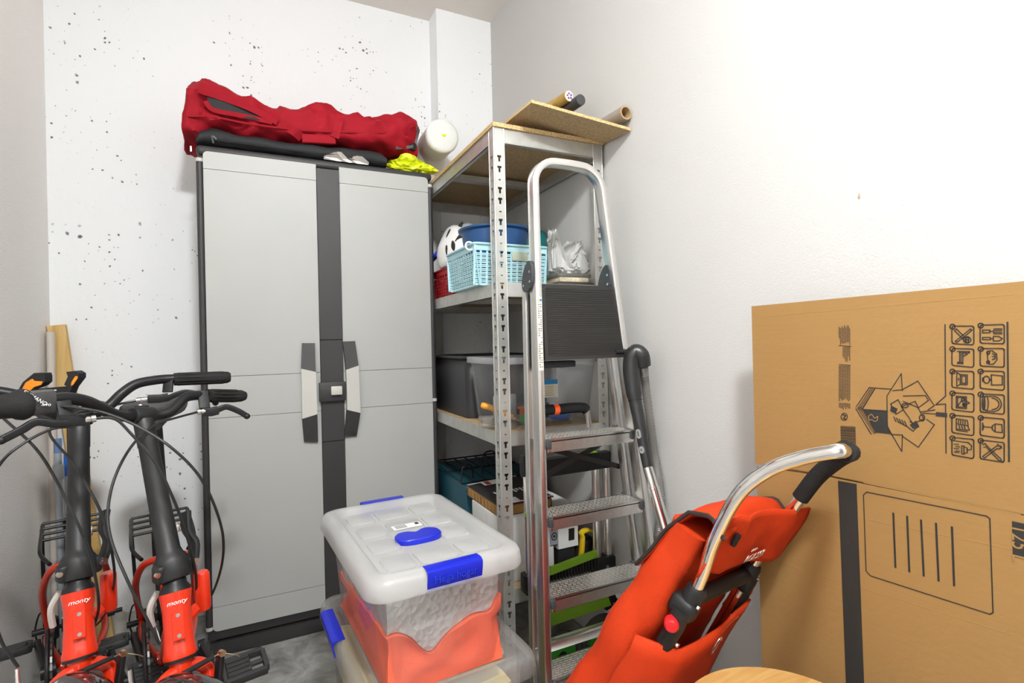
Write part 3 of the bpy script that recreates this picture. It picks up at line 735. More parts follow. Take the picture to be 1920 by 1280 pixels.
# ================================================================ lower level
Z4 = LV[3]
m_wcard = mat('white_carton', (.70, .70, .68), .6)
m_bcard = mat('black_carton', (.03, .028, .03), .5)
t = thing('white_carton', 'plain white carton on lower shelf below the open black box', 'box', (.80, 1.65, Z4))
zt4 = P(940, 952, Y=1.56).z-.034
b = B(); b.bx(.695, .89, 1.545, 1.80, Z4+.001, zt4, .002); obj('carton_body', b, m_wcard, t)
b = B(); b.bx(.6945, .8905, 1.66, 1.664, Z4+.002, zt4+.0004); obj('tape_seam', b, mat('tape_clear', (.62, .60, .55), .3), t)
t = thing('open_black_box', 'open cardboard box with black printed lid propped on white carton', 'box', (.80, 1.70, zt4))
hb = .033
b = B(); x0, x1, y0, y1 = .70, .90, 1.57, 1.86
for (a0, a1) in (((x0, y0), (x1, y0)), ((x1, y0), (x1, y1)), ((x1, y1), (x0, y1)), ((x0, y1), (x0, y0))):
    p0, p1 = V((*a0, zt4+.001)), V((*a1, zt4+.001)); b.prism([p0, p1, p1+V((0, 0, hb)), p0+V((0, 0, hb))], ((p1-p0).normalized().cross(V((0, 0, 1)))*-.003))
b.bx(x0, x1, y0, y1, zt4+.001, zt4+.003); obj('box_body', b, m_kraft, t, 0)
lid = [P(876, 912, Y=1.84), P(935, 948, Y=1.56), P(985, 930, Y=1.60), P(950, 897, Y=1.88)]
lid = [V((.70, 1.86, zt4+hb+.004)), V((.70, 1.565, zt4+hb+.005)), V((.905, 1.565, zt4+hb+.005)), V((.905, 1.86, zt4+hb+.012))]
nl = (lid[1]-lid[0]).cross(lid[2]-lid[0]).normalized()
if nl.z < 0: nl = -nl
b = B(); b.prism(lid, nl*.003); ld = obj('lid_flap', b, m_bcard, t, 0)
def onlid(u, v_): return lid[0].lerp(lid[1], u).lerp(lid[3].lerp(lid[2], u), v_)+nl*.0034
for (u0, u1, v0, v1, mm) in ((.0, .18, .25, .62, m_wcard), (.80, .96, .1, .42, mat('print_grey', (.5, .52, .55), .5)), (.02, .16, .3, .4, m_rbk), (.95, .985, 0., 1., m_wcard), (.985, 1., 0., 1., m_rbk), (.0, .03, .0, 1., m_wcard)):
    b = B(); b.prism([onlid(u0, v0), onlid(u1, v0), onlid(u1, v1), onlid(u0, v1)], nl*.0004); obj('lid_print', b, mm, ld, 0)
b = B()
for k in range(9):
    v0 = .2+.07*k; b.prism([onlid(.50, v0), onlid(.58+.05*(k % 2), v0), onlid(.58+.05*(k % 2), v0+.04), onlid(.50, v0+.04)], nl*.0004)
obj('lid_lettering', b, m_wcard, ld, 0)
b = B()
for k in range(9):
    y = 1.585+.03*k; b.prism([V((.703, y, zt4+.004)), V((.703, y+.012, zt4+.004)), V((.703, y+.012, zt4+hb-.004)), V((.703, y, zt4+hb-.004))], (-.006, 0, 0))
obj('corrugation', b, m_kraft, t, 0)
# carton with the fan picture
c0 = P(1018, 1027, Y=1.54); c1 = P(1084, 968, Y=1.54); zf = P(1060, 950, Y=1.54).z
xa, xb = .905, P(1084, 990, Y=1.54).x
zbot = P(1050, 1030, Y=1.54).z
for k_, (nm, z0, z1) in enumerate((('black_case', Z4+.001, zbot-.001),)):
    b = B(); b.bx(xa, xb-.01, 1.545, 1.78, z0, z1, .006); tag(obj(nm, b, m_black), 'black plastic case on lower shelf under the printed white carton', 'case')
t = thing('fan_carton', 'white printed carton with small fan picture seen between ladder treads', 'box', ((xa+xb)/2, 1.66, zbot))
b = B(); b.bx(xa, xb, 1.54, 1.80, zbot, zf, .0015, 1); cb = obj('carton_body', b, m_wcard, t)
def fp(px, py): q = P(px, py, Y=1.5395); return q
def rect(px0, py0, px1, py1):
    a, c_ = fp(px0, py0), fp(px1, py1); return [V((a.x, 1.5395, a.z)), V((c_.x, 1.5395, a.z)), V((c_.x, 1.5395, c_.z)), V((a.x, 1.5395, c_.z))]
b = B(); b.prism(rect(1031, 995, 1046, 1019), (0, -.0004, 0)); obj('picture', b, mat('print_grey2', (.25, .27, .3), .5), cb, 0)
b = B(); q = fp(1039, 1005); b.tube([q+V((math.cos(a)*.010, -.0006, math.sin(a)*.012)) for a in [2*math.pi*k/20 for k in range(20)]], .0018, 6, True); b.cyl(q+V((0, -.0008, 0)), q+V((0, -.0012, 0)), .005); obj('fan_print', b, m_ink, cb)
b = B()
for k in range(16): b.prism(rect(1024+3*k, 974-1.0*k*.2, 1025.3+3*k, 984-.2*k), (0, -.0004, 0))
for k in range(9): b.prism(rect(1066, 991+2.4*k, 1077, 992+2.4*k), (0, -.0004, 0))
b.prism(rect(1070, 978, 1075, 984), (0, -.0004, 0)); obj('small_print', b, m_ink, cb, 0)
# yellow and black strap/tool case
t = thing('yellow_tool_bag', 'black tool bag with thick yellow handle on lower shelf', 'bag', (1.0, 1.7, Z4))
b = B(); b.bx(xb-.004, 1.075, 1.55, 1.72, Z4+.001, P(1100, 1010, Y=1.56).z, .02, 3); obj('bag_body', b, m_black, t)
b = B(); b.tube(crs([P(1088, 1058, Y=1.535), P(1092, 1010, Y=1.532), P(1090, 999, Y=1.532), P(1100, 993, Y=1.532), P(1114, 1000, Y=1.532), P(1116, 1030, Y=1.532), P(1110, 1060, Y=1.535)], 5), .01, 8, flat=(.011, .005, .002), up=V((0, 1, 0))); obj('handle', b, mat('yellow_plastic', (.75, .50, .01), .4), t)
# wire racks
t = thing('wire_rack', 'black wire rack pieces lying behind the open black box', 'rack', (.78, 2.05, zt4))
b = B(); zz = .54
for k in range(7):
    x = .70+.05*k; b.tube([(x, 1.90, zz+.02), (x, 2.3, zz+.03)], .0025, 6)
for y in (1.9, 2.1, 2.3): b.tube([(.69, y, zz+.02+(y-1.9)*.02), (1.02, y, zz+.02+(y-1.9)*.02)], .003, 6)
b.tube(crs([(.70, 1.92, zz+.02), (.71, 1.93, zz+.075), (.75, 1.94, zz+.075), (.76, 1.95, zz+.02)], 4), .0028, 6)
b.tube(crs([(.82, 2.0, zz+.02), (.83, 2.0, zz+.10), (.88, 2.0, zz+.10), (.89, 2.0, zz+.02)], 4), .0028, 6)
obj('wires', b, m_blackmetal, t)
b = B(); b.bx(.70, 1.05, 1.88, 2.33, Z4+.001, zz+.014, .01); tag(obj('teal_crate', b, mat('dark_teal', (.01, .07, .10), .5)), 'dark teal crate under black wire rack on lower shelf', 'crate')
# ================================================================ step ladder
YB, SL = 1.18, .1
def LY(z): return YB+SL*z
def LXl(z): return .647+.0523*z
def LXr(z): return 1.058-.058*z
t = thing('step_ladder', 'folded aluminium step ladder with hoop rail leaning against the shelving', 'ladder', (.86, 1.2, 0))
pts = []
ZH = 1.63; rc = .075
for k in range(16): z = .012+(ZH-rc-.012)*k/15; pts.append((LXl(z), LY(z), z))
for k in range(1, 8):
    a = math.radians(90*k/7); z = ZH-rc+rc*math.sin(a); pts.append((LXl(ZH-rc)+rc-rc*math.cos(a), LY(z), z))
xr_ = LXr(ZH-rc)
pts.append(((LXl(ZH)+xr_)/2, LY(ZH), ZH+.001))
for k in range(7, -1, -1):
    a = math.radians(90*k/7); z = ZH-rc+rc*math.sin(a); pts.append((xr_-rc+rc*math.cos(a), LY(z), z))
for k in range(14, -1, -1): z = .012+(ZH-rc-.012)*k/15; pts.append((LXr(z), LY(z), z))
b = B(); b.tube(pts, 0, flat=(.019, .0105, .004), up=V((0, 1, 0))); obj('hoop_frame', b, m_alu, t, 35)
for X in (LXl, LXr):
    b = B(); b.box((X(.006), LY(0), .0125), (.03, .05, .024), None, .005); obj('rubber_foot', b, m_rubber, t)
    rl = [(X(z)+(.002 if X is LXl else -.002), LY(z)+.062+.004*(1.25-z), z) for z in (.012, .4, .8, 1.25)]
    b = B(); b.tube(rl, 0, flat=(.012, .0095, .003), up=V((0, 1, 0))); obj('rear_leg', b, m_alu, t, 35)
    b = B(); q = V(rl[0]); b.box(q, (.026, .034, .024), None, .004); obj('rubber_foot', b, m_rubber, t)
trz = [.829, .624, .418, .218]
m_capb = mat('dark_grey_cap', (.045, .05, .055), .5)
for i, z in enumerate(trz):
    x0, x1 = LXl(z)+.0108, LXr(z)-.0108; y0 = LY(z)-.019; dep = .085
    b = B(); b.bx(x0+.002, x1-.002, y0, y0+dep, z-.006, z); b.bx(x0+.002, x1-.002, y0, y0+.003, z-.034, z); b.bx(x0+.002, x1-.002, y0+dep-.003, y0+dep, z-.026, z)
    tr_ = obj('tread', b, m_alud, t, 0)
    b = B()
    for k in range(9):
        yk = y0+.008+k*.0085; n_ = 22
        for j in range(n_):
            u0 = x0+.008+(x1-x0-.016)*(j+(.25 if k % 2 else 0))/n_; b.bx(u0, u0+(x1-x0)/n_*.62, yk, yk+.003, z, z+.0012)
    b.bx(x0+.003, x1-.003, y0-.001, y0+.003, z-.003, z+.002)
    rg = obj('tread_ribs', b, m_alu, tr_, 0)
    for xx, sg in ((x0, 1), (x1, -1)):
        b = B(); b.box((xx+sg*.006, y0+.0, z-.012), (.014, .016, .026), None, .004); obj('tread_cap', b, m_capb, tr_)
        b = B(); b.box((xx+sg*.007, y0+dep-.004, z-.004), (.013, .014, .018), None, .003); obj('tread_cap', b, m_capb, tr_)
        b = B(); b.cyl((xx+sg*.008, y0-.0005, z-.03), (xx+sg*.008, y0-.003, z-.03), .003, None, 10); obj('rivet', b, m_steel, tr_)
# folded platform
z1, z0 = 1.262, 1.046
m_plat = mat('black_ribbed_plastic', (.018, .016, .015), .5)
b = B(); gx = .012
b.rings([[V((LXl(z1)+gx, LY(z1)-.012, z1)), V((LXr(z1)-gx, LY(z1)-.012, z1)), V((LXr(z1)-gx, LY(z1)+.02, z1)), V((LXl(z1)+gx, LY(z1)+.02, z1))],
         [V((LXl(z0)+gx, LY(z0)-.024, z0)), V((LXr(z0)-gx, LY(z0)-.024, z0)), V((LXr(z0)-gx, LY(z0)+.02, z0)), V((LXl(z0)+gx, LY(z0)+.02, z0))]])
pf = obj('platform', b, m_plat, t, 20)
b = B()
for k in range(30):
    z = z0+.012+(z1-z0-.02)*k/30; f = (z-z0)/(z1-z0); y = LY(z)-.024+.012*f
    b.bx(LXl(z)+gx+.012, LXr(z)-gx-.006, y-.0013, y+.001, z, z+.0042)
obj('platform_ribs', b, m_plat, pf, 0)
b = B(); b.bx(LXl(z0)+.014, LXl(z0)+.12, LY(z0)-.01, LY(z0)+.03, z0-.022, z0-.004, .003); obj('platform_catch', b, m_black, t)
b = B(); q = V((LXr(1.06)-.012, LY(1.06)-.02, 1.062)); b.cyl(q-V((.03, 0, 0)), q+V((.012, 0, 0)), .008); obj('platform_pin', b, m_black, t)
for xx, sg in ((LXl(1.29)-.0105, -1), (LXr(1.29)-.0105, -1)):
    yc, zc_ = LY(1.29)+.016, 1.285; poly = []
    for k in range(22):
        a = 2*math.pi*k/22; ry = .036*math.cos(a); rz = .044*math.sin(a)
        f = 1-.35*(math.sin(a)+1)/2 if True else 1; poly.append(V((xx, yc+ry*f+.01*math.sin(a)*-1, zc_+rz)))
    b = B(); b.prism(poly, (sg*.009, 0, 0)); hp = obj('hinge_plate', b, m_capb, t, 30)
    for (dy, dz) in ((-.018, .012), (-.018, -.016), (.02, -.024)):
        q = V((xx+sg*.009, yc+dy, zc_+dz)); b = B(); b.cyl(q, q+V((sg*.002, 0, 0)), .004, None, 10); obj('rivet', b, m_steel, hp)
# rear braces and straps
for z in (.255, .10):
    b = B(); y = LY(z)+.062+.004*(1.25-z); b.bx(LXl(z), LXr(z), y-.014, y+.014, z-.012, z+.012, .003); obj('rear_brace', b, m_alu, t)
yk = LY(.78)+.078
s0, s1 = P(1018, 838, Y=yk), P(1168, 876, Y=yk); s2, s3 = P(1016, 897, Y=yk), P(1150, 820, Y=yk)
for a_, c_, dy in ((s0, s1, 0), (s2, s3, .005)):
    b = B(); b.tube([a_+V((0, dy, 0)), c_+V((0, dy, 0))], 0, flat=(.008, .0015, .0008), up=V((0, 0, 1))); obj('strap', b, m_plat, t, 0)
# sticker strip on the left rail
za_, zb_ = P(1003, 556, Y=1.28).z, P(1003, 694, Y=1.28).z
def railp(z, dx, dy): return V((LXl(z)+dx, LY(z)-.0193+dy, z))
b = B(); b.prism([railp(zb_, -.0075, 0), railp(zb_, .0075, 0), railp(za_, .0075, 0), railp(za_, -.0075, 0)], (0, -.0005, 0)); st = obj('safety_sticker', b, mat('sticker_white', (.72, .70, .62), .5), t, 0)
b = B(); z = za_-.008; b.prism([railp(z-.006, -.006, -.0006), railp(z-.006, 0, -.0006), railp(z+.004, -.003, -.0006)], (0, -.0004, 0)); obj('warning_sign', b, mat('sign_yellow', (.85, .68, .02), .5), st, 0)
b = B(); b.lathe(railp(z-.001, .0035, -.0006), (0, -1, 0), [(0, .0035), (.0004, .0035)], 14); obj('info_sign', b, mat('sign_blue', (.02, .2, .6), .5), st)
b = B(); random.seed(3); z = za_-.02
while z > zb_+.008:
    for dx in (-.0055, .0008):
        if random.random() < .85: b.prism([railp(z-.0025*random.random()-.001, dx, -.0006), railp(z-.003, dx+.0045, -.0006), railp(z, dx+.0045, -.0006), railp(z, dx, -.0006)], (0, -.0004, 0))
    z -= .0062
obj('sticker_icons', b, mat('icon_ink', (.16, .14, .10), .6), st, 0)

# ================================================================ folding hand truck between ladder and shelving
HY = 1.43
m_lime = mat('lime_green_plastic', (.20, .42, .015), .4)
t = thing('folding_hand_truck', 'folded hand truck with lime green plates and black handle behind the ladder', 'hand truck', (.89, HY, 0))
h0, h1, h2, h3 = P(1012, 774, Y=HY), P(1080, 764, Y=HY), P(1097, 770, Y=HY), P(1105, 800, Y=HY)
xl = h0.x-(h1.x-h0.x)*.35
zhd = h1.z
pth = crs([V((.745, HY, zhd-.06)), V((.748, HY, zhd-.02)), V((.775, HY, zhd)), V((.86, HY, zhd)), h1, h2+V((.004, 0, .003)), h3], 6)
b = B(); b.tube(pth, .009, 12); hd = obj('handle_loop', b, m_alu, t)
b = B(); b.tube(pth[10:31], .0165, 14); gp = obj('foam_grip', b, m_rubber, t)
q = P(1046, 764, Y=HY-.016); b = B(); b.lathe((q.x-.009, HY, zhd), (1, 0, 0), [(0, .0172), (.018, .0172)], 18); obj('orange_band', b, mat('neon_orange', (.95, .12, .02), .4), gp)
xR = [P(1118, 950, Y=HY).x, P(1138, 950, Y=HY).x]; zc1 = P(1128, 1055, Y=HY).z
for x in (xR[0], xR[1]+.0, .735, .765):
    b = B(); b.tube([(x, HY, zc1-.01), (x, HY, P(1128, 848, Y=HY).z)], .0125, 14); obj('leg_tube', b, m_alu, t)
for xc in ((xR[0]+xR[1])/2, .75):
    b = B(); b.bx(xc-.037, xc+.037, HY-.024, HY+.022, zc1-.035, zc1+.025, .006); cn = obj('connector_block', b, m_black, t)
    q = V((xc, HY-.024, zc1-.005)); b = B(); b.cyl(q, q-V((0, .002, 0)), .006, None, 12); obj('bolt', b, m_steel, cn)
b = B(); zz = P(1080, 868, Y=HY).z; b.bx(.72, xR[1]+.012, HY-.016, HY+.016, zz-.028, zz+.028, .006); cp = obj('cross_plate', b, m_black, t)
b = B(); b.bx(.95, .985, HY-.018, HY+.012, zz+.029, zz+.033, .001); obj('lime_trim', b, m_lime, cp)
b = B(); zz = P(1075, 1050, Y=HY-.03).z; b.tube([V((.735, HY-.038, zz-.018)), P(1118, 1037, Y=HY-.038)], 0, flat=(.012, .006, .003), up=V((0, 0, 1))); obj('lime_bar', b, m_lime, t)
b = B()
for k in range(20): x = .745+.011*k; b.bx(x, x+.005, HY-.03, HY-.01, zz-.05, zz-.01)
obj('grille', b, m_black, t, 0)
# toe plate, folded up
p0, p1, p2, p3 = P(1025, 1130, Y=HY-.06), P(1140, 1106, Y=HY-.06), P(1150, 1137, Y=HY-.065), P(1025, 1175, Y=HY-.065)
b = B(); pl = [V((.735, HY-.052, p0.z-.012)), V((p1.x-.01, HY-.052, p1.z)), V((p1.x, HY-.052, p1.z-.01)), V((p2.x, HY-.055, p2.z)), V((.735, HY-.055, p3.z-.01))]
b.prism(pl, (0, .012, 0)); tp = obj('toe_plate', b, m_lime, t, 30)
b = B(); pl2 = [p.copy() for p in pl]; mid0 = pl[0].lerp(pl[4], .35); mid1 = pl[2].lerp(pl[3], .35)
b.tube([mid0-V((0, .001, 0)), mid1-V((0, .001, 0))], .002, 6); obj('plate_crease', b, mat('lime_dark', (.17, .36, .015), .5), tp)
b = B()
for k in range(4):
    q = P(1062+11*k, 1142-2.6*k, Y=HY-.053); s = .006
    b.tube([q+V((-s, 0, -s*1.3)), q+V((s, 0, -s*1.3)), q+V((s, 0, s*1.3)), q+V((-s, 0, s*1.3))], .0007, 5, True); b.box(q+V((0, -.0002, -.001)), (.004+.002*(k % 2), .0005, .01))
obj('pictograms', b, m_ink, tp, 0)
b = B(); a0 = P(1140, 1104, Y=HY-.05); a1 = P(1170, 1128, Y=HY-.05); b.prism([V((p1.x-.008, HY-.05, a0.z)), V((p1.x+.02, HY-.05, a0.z+.008)), V((p1.x+.05, HY-.05, a1.z)), V((p1.x+.0, HY-.05, a1.z-.012))], (0, .014, 0)); br = obj('plate_bracket', b, m_black, t, 0)
for (px, py) in ((1145, 1112), (1158, 1122), (1150, 1130), (1163, 1128)):
    q = P(px, py, Y=HY-.05); b = B(); b.cyl(q, q-V((0, .002, 0)), .003, None, 10); obj('rivet', b, m_steel, br)
for (px, py, r) in ((1050, 1225, .078), (1125, 1195, .082)):
    q = P(px, py, Y=HY-.01); z = max(q.z, r+.001)
    c = V((q.x, HY-.02, z))
    b = B(); b.tube([c+V((math.cos(a)*(r-.012), 0, math.sin(a)*(r-.012))) for a in [2*math.pi*k/32 for k in range(32)]], .012, 10, True); wh = obj('wheel', b, mat('dark_grey_tyre', (.07, .065, .06), .7), t)
    b = B(); b.lathe(c-V((0, .008, 0)), (0, 1, 0), [(0, r*.62), (.016, r*.62)], 28); obj('wheel_hub', b, mat('bright_green_hub', (.03, .42, .02), .4), wh)
    b = B(); b.lathe(c-V((0, .012, 0)), (0, 1, 0), [(0, r*.2), (.024, r*.2)], 18); obj('hub_cap', b, m_black, wh)
# left white rod with lime catch
b = B(); a0 = P(984, 892, Y=1.38); a1 = P(990, 962, Y=1.38); b.tube([a0, a1], .0055, 10); b_ = obj('release_rod', b, m_white, t)
b = B(); b.box(a1+V((0, 0, -.004)), (.016, .014, .016), None, .003); obj('release_catch', b, m_lime, b_)
b = B(); b.box(a0+V((0, 0, .03)), (.025, .02, .062), None, .004); obj('rod_sleeve', b, m_black, b_)

# ================================================================ vacuum wand and hose
t = thing('vacuum_wand', 'vacuum cleaner wand with curved black handle and chrome tube by ladder', 'vacuum wand', (1.05, 1.2, 0))
XV = .985
hp_ = crs([P(1216, 882, X=XV), P(1208, 842, X=XV), P(1199, 792, X=XV), P(1189, 740, X=XV), P(1184, 695, X=XV), P(1186, 668, X=XV+.004), P(1194, 660, X=XV+.014), P(1204, 667, X=XV+.024), P(1207, 685, X=XV+.031)], 6)
rd = [.0165+.0045*min(1, k/14)-(.003 if k < 18 else 0)+.004*min(1, max(0, (k-14)/10)) - .004*min(1, max(0, (k-34)/10)) for k in range(len(hp_))]
b = B(); b.tube(hp_, .02, 18, radii=rd); hd = obj('handle', b, mat('black_satin_plastic', (.02, .02, .021), .35), t, 60)
b = B(); q = hp_[17]; b.lathe(q-(hp_[18]-q)*.3, hp_[19]-q, [(0, rd[17]+.0012), (.003, rd[17]+.0012)], 20); obj('handle_collar', b, m_black, hd)
for k, (px, py) in enumerate(((1198, 813), (1204, 843))):
    bvh_ = bvh_of(hd); q = surf(bvh_, px, py, -.003); dr = (hp_[10]-hp_[6]).normalized() if k == 0 else (hp_[8]-hp_[3]).normalized()
    nn = bvh_.find_nearest(q)[1]; F = frame(q, dr, nn.cross(dr))
    b = B(); b.rings([[V((p[0], p[1], z)) for p in rrect(.026 if k == 0 else .02, .014, .0065)] for z in (-.004, .0035)]); b.xf(F); bt = obj('slide_button', b, mat('button_grey', (.33, .34, .33), .4), hd)
    b = B(); b.rings([[V((p[0], p[1], z)) for p in rrect(.016 if k == 0 else .008, .006, .0028)] for z in (.003, .0042)]); b.xf(F); obj('button_inset', b, mat('button_dark', (.12, .13, .10), .4), bt)
c0 = hp_[0]; c1 = P(1256, 1020, X=1.0); dv = (c1-c0).normalized(); k = (c0.z-.03)/-dv.z
b = B(); b.lathe(c0-dv*.01, dv, [(0, .0145), (.055, .0145), (.056, .0165), (.062, .0165), (.063, .0155), (.32, .0155), (.323, .0175), (.33, .0175), (.332, .0155), (k, .0155)], 20); obj('chrome_tube', b, m_chrome, t)
foot = c0+dv*(k-.005)
b = B(); b.box((min(foot.x, 1.06), foot.y, .02), (.06, .10, .038), None, .012, 3); obj('floor_nozzle', b, m_black, t)
hose = crs([hp_[-1], P(1210, 720, X=1.04), P(1219, 790, X=1.06), P(1227, 850, X=1.083), P(1236, 905, X=1.083), P(1240, 950, X=1.083), P(1236, 990, X=1.083), P(1228, 1030, X=1.08), P(1222, 1070, X=1.078), V((1.075, 1.25, .33)), V((1.07, 1.27, .15)), V((1.06, 1.22, .03))], 22)
rd = [.0108+(.0024 if k % 2 else 0) for k in range(len(hose))]
b = B(); b.tube(hose, .014, 12, radii=rd); obj('corrugated_hose', b, mat('grey_hose', (.23, .225, .21), .35, .3), t, 70)

# ================================================================ stacked clear boxes
m_lid = clear_mat('frosted_lid', (.95, .955, .96), .55, .10, (.90, .91, .90), rough=.25)
m_pad = clear_mat('frosted_pad', (.95, .95, .95), .35, .08, (.85, .86, .85), rough=.3)
m_cbox = clear_mat('clear_box_wall', (.97, .975, .98), .06, .10, (.85, .86, .88))
def hfield(M, w, l, zb, zt, n=26, mx=0.):
    b = B(); top = []; vs = []
    for i in range(n+1):
        row = []
        for j in range(n+1):
            x = -w/2+w*i/n; y = -l/2+l*j/n; row.append(V((x, y, max(zt(x, y), zb(x, y)+.002))))
        top.append(row)
    bot = [[V((p.x, p.y, zb(p.x, p.y))) for p in r] for r in top]
    b.sheet(top); b.sheet(bot)
    edge = [(0, j) for j in range(n+1)]+[(i, n) for i in range(1, n+1)]+[(n, j) for j in range(n-1, -1, -1)]+[(i, 0) for i in range(n-1, 0, -1)]
    m_ = len(edge); R_n = 9; vs = []
    for r_ in range(R_n+1):
        f = r_/R_n
        for i, j in edge:
            p = top[i][j].lerp(bot[i][j], f); k_ = math.sin(math.pi*f)
            q = abs(noise.noise(V((p.x*9+p.z*7, p.y*9+p.z*5, p.z*13))))*2-abs(noise.noise(V((p.x*20, p.y*20-p.z*14, p.z*17))))
            c_ = V((-p.x/w*2, -p.y/l*2, 0)); vs.append(p+c_*(mx*k_*max(0, q)))
    b._new(vs, [(r_*m_+k, r_*m_+(k+1) % m_, (r_+1)*m_+(k+1) % m_, (r_+1)*m_+k) for k in range(m_) for r_ in range(R_n)])
    bmesh.ops.remove_doubles(b.bm, verts=b.bm.verts[:], dist=1e-6)
    b.xf(M); return b
def clearbox(label, cx, cy, rz, W, L, z0, ztop, clip_long, embossed):
    M = Matrix.Translation(V((cx, cy, 0))) @ Matrix.Rotation(rz, 4, 'Z')
    t = thing('storage_box', label, 'storage box', M=Matrix.Translation(V((cx, cy, z0))) @ Matrix.Rotation(rz, 4, 'Z'), group='stacked clear storage boxes')
    rs = []
    for z, k in ((z0+.001, .055), (z0+.012, .045), (z0+.05, .042), (ztop-.045, .028), (ztop-.03, .022)):
        rs.append([M @ V((p[0], p[1], z)) for p in rrect(W-2*k, L-2*k, .045, 6)])
    obj('box_body', B().rings(rs, True, False), m_cbox, t, 50)
    rs = [[M @ V((p[0], p[1], z)) for p in rrect(W-2*k, L-2*k, .05-min(k, .03)*.6, 8)] for z, k in ((ztop-.045, .002), (ztop-.04, 0), (ztop-.016, .003), (ztop-.005, .009), (ztop, .022), (ztop, .034), (ztop-.004, .038), (ztop-.016, .046), (ztop-.017, .05))]
    ld = obj('lid', B().rings(rs, False, True), m_lid if not clip_long else clear_mat('clear_lid', (.95, .955, .96), .25, .12, (.85, .86, .86), rough=.2), t, 50)
    pz = ztop-.0165
    rows = 4; iw, il = W-.11, L-.11
    for r_ in range(rows):
        for c_ in range(3):
            if c_ == 1 and r_ in (1,): continue
            w_, l_ = (iw*.27, il/rows*.72) if c_ != 1 else (iw*.36, il/rows*.72)
            x = (c_-1)*iw*.345; y = -il/2+il*(r_+.5)/rows
            b = B(); b.rings([[M @ V((x+p[0], y+p[1], pz+zz)) for p in rrect(w_-2*q, l_-2*q, .014, 4)] for zz, q in ((0, 0), (.004, .001), (.005, .003))], False, True); obj('lid_pad', b, m_pad, ld, 40)
    # blue carry handle on lid
    y = -il/2+il*1.55/rows; poly = []
    for k in range(28):
        a = 2*math.pi*k/28; px_ = .057*math.copysign(abs(math.cos(a))**.7, math.cos(a)); py_ = .036*math.copysign(abs(math.sin(a))**.75, math.sin(a))
        if py_ > 0: py_ -= .020*math.exp(-(px_/.016)**2)
        poly.append((px_, y+py_))
    if not clip_long:
        b = B(); b.rings([[M @ V((p[0]*k, y+(p[1]-y)*k, pz+zz)) for p in poly] for zz, k in ((0, 1), (.010, 1), (.0125, .95))], True, True); obj('carry_handle', b, m_blue, ld, 40)
        b = B(); y2 = -il/2+il*2.35/rows; b.box(M @ V((.0, y2, pz+.0055)), (.075, .03, .0012), M.to_3x3()); sk = obj('sticker', b, m_white, ld, 0)
        b = B(); b.box(M @ V((.028, y2+.004, pz+.0064)), (.010, .014, .0004), M.to_3x3())
        obj('sticker_mark', b, m_ink, sk, 0)
        for k in range(5):
            b = B(); b.box(M @ V((-.016, y2+.01-k*.005, pz+.0064)), (.03, .0012, .0004), M.to_3x3()); obj('sticker_line', b, m_ink, sk, 0)
    for sg in (-1, 1):
        b = B(); hw = .062 if not clip_long else .085
        prof_ = [(.014, .0015), (-.004, .0045), (-.0165, .0065), (-.04, .006), (-.062, -.001), (-.064, -.006), (-.040, .0012), (-.018, .0012), (-.005, -.001), (.012-.002, -.006)]
        prof_ = [(-.026, .0015), (-.012, .0022), (-.002, .002), (.0045, -.002), (.0055, -.008), (.004, -.020), (.0005, -.036), (-.005, -.046), (-.008, -.046), (-.003, -.035), (.001, -.020), (.002, -.010), (0, -.004), (-.012, .0003), (-.026, .0003)]
        ends = []
        for u in (-hw, -hw*.96, hw*.96, hw):
            ring = []
            for (o_, z_) in prof_:
                if clip_long: p = V((sg*(W/2+o_), u+.10, ztop+z_))
                else: p = V((u, sg*(L/2+o_), ztop+z_))
                ring.append(M @ p)
            ends.append(ring)
        b.rings(ends); cl = obj('clip', b, m_blue, t, 40)
        if embossed and sg == -1:
            F = M @ frame((0, -L/2-.0056, ztop-.020), (1, 0, 0), (0, .06, 1)); text('embossed_name', 'Hega hogar', .021, F, mat('blue_emboss', (.008, .03, .5), .4), cl, .0005)
    return t, M
ZL = .385
BW = dict(cx=.355, cy=1.325, rz=math.radians(3.0), W=.408, L=.57)
t1, M1 = clearbox('lower clear storage box with yellow contents standing on the floor', z0=0., ztop=ZL, clip_long=True, embossed=False, **BW)
ZU0, ZU1 = ZL-.015, .637
UW = dict(cx=.342, cy=1.315, rz=math.radians(4.0), W=.365, L=.55)
t2, M2 = clearbox('upper clear storage box with coral cloth inside stacked on another box', z0=ZU0, ztop=ZU1, clip_long=False, embossed=True, **UW)
# contents
m_coral = fabric_mat('coral_fleece', (.88, .15, .075), .85, 300, .05)
iw, il = UW['W']-.098, UW['L']-.098
def clothz(x, y):
    u = x/iw+.5; v_ = y/il+.5
    base = .098+.006*math.sin(u*9+1)+.045*math.exp(-((u-1.)/.07)**2)+.012*math.exp(-((u-.1)/.16)**2)-.038*math.exp(-((u-.36)/.12)**2)
    return ZU0+.014+base*(1-.25*v_)+.012*noise.noise(V((x*16, y*16, 3)))
b = hfield(M2, iw, il, lambda x, y: ZU0+.005, clothz, 30, .014)
tag(obj('coral_cloth', b, m_coral, None, 70), 'folded coral orange cloth lying in the upper clear storage box', 'cloth')
m_bub = clear_mat('bubble_wrap', (.98, .97, .96), .72, .35, (.97, .95, .92), bump=1., bscale=75, rough=.2)
b = hfield(M2, iw-.006, il-.02, lambda x, y: clothz(x, y)+.003, lambda x, y: min(ZU1-.024, clothz(x, y)+.115+.02*noise.noise(V((x*14, y*14, 8)))), 30)
for v in b.bm.verts: v.co += V((wr(v.co, 25, .003, 2), wr(v.co, 25, .003, 6), 0))
tag(obj('bubble_wrap', b, m_bub, None, 60), 'crumpled translucent bubble wrap above coral cloth in the box', 'bubble wrap')
iw2, il2 = BW['W']-.10, BW['L']-.10
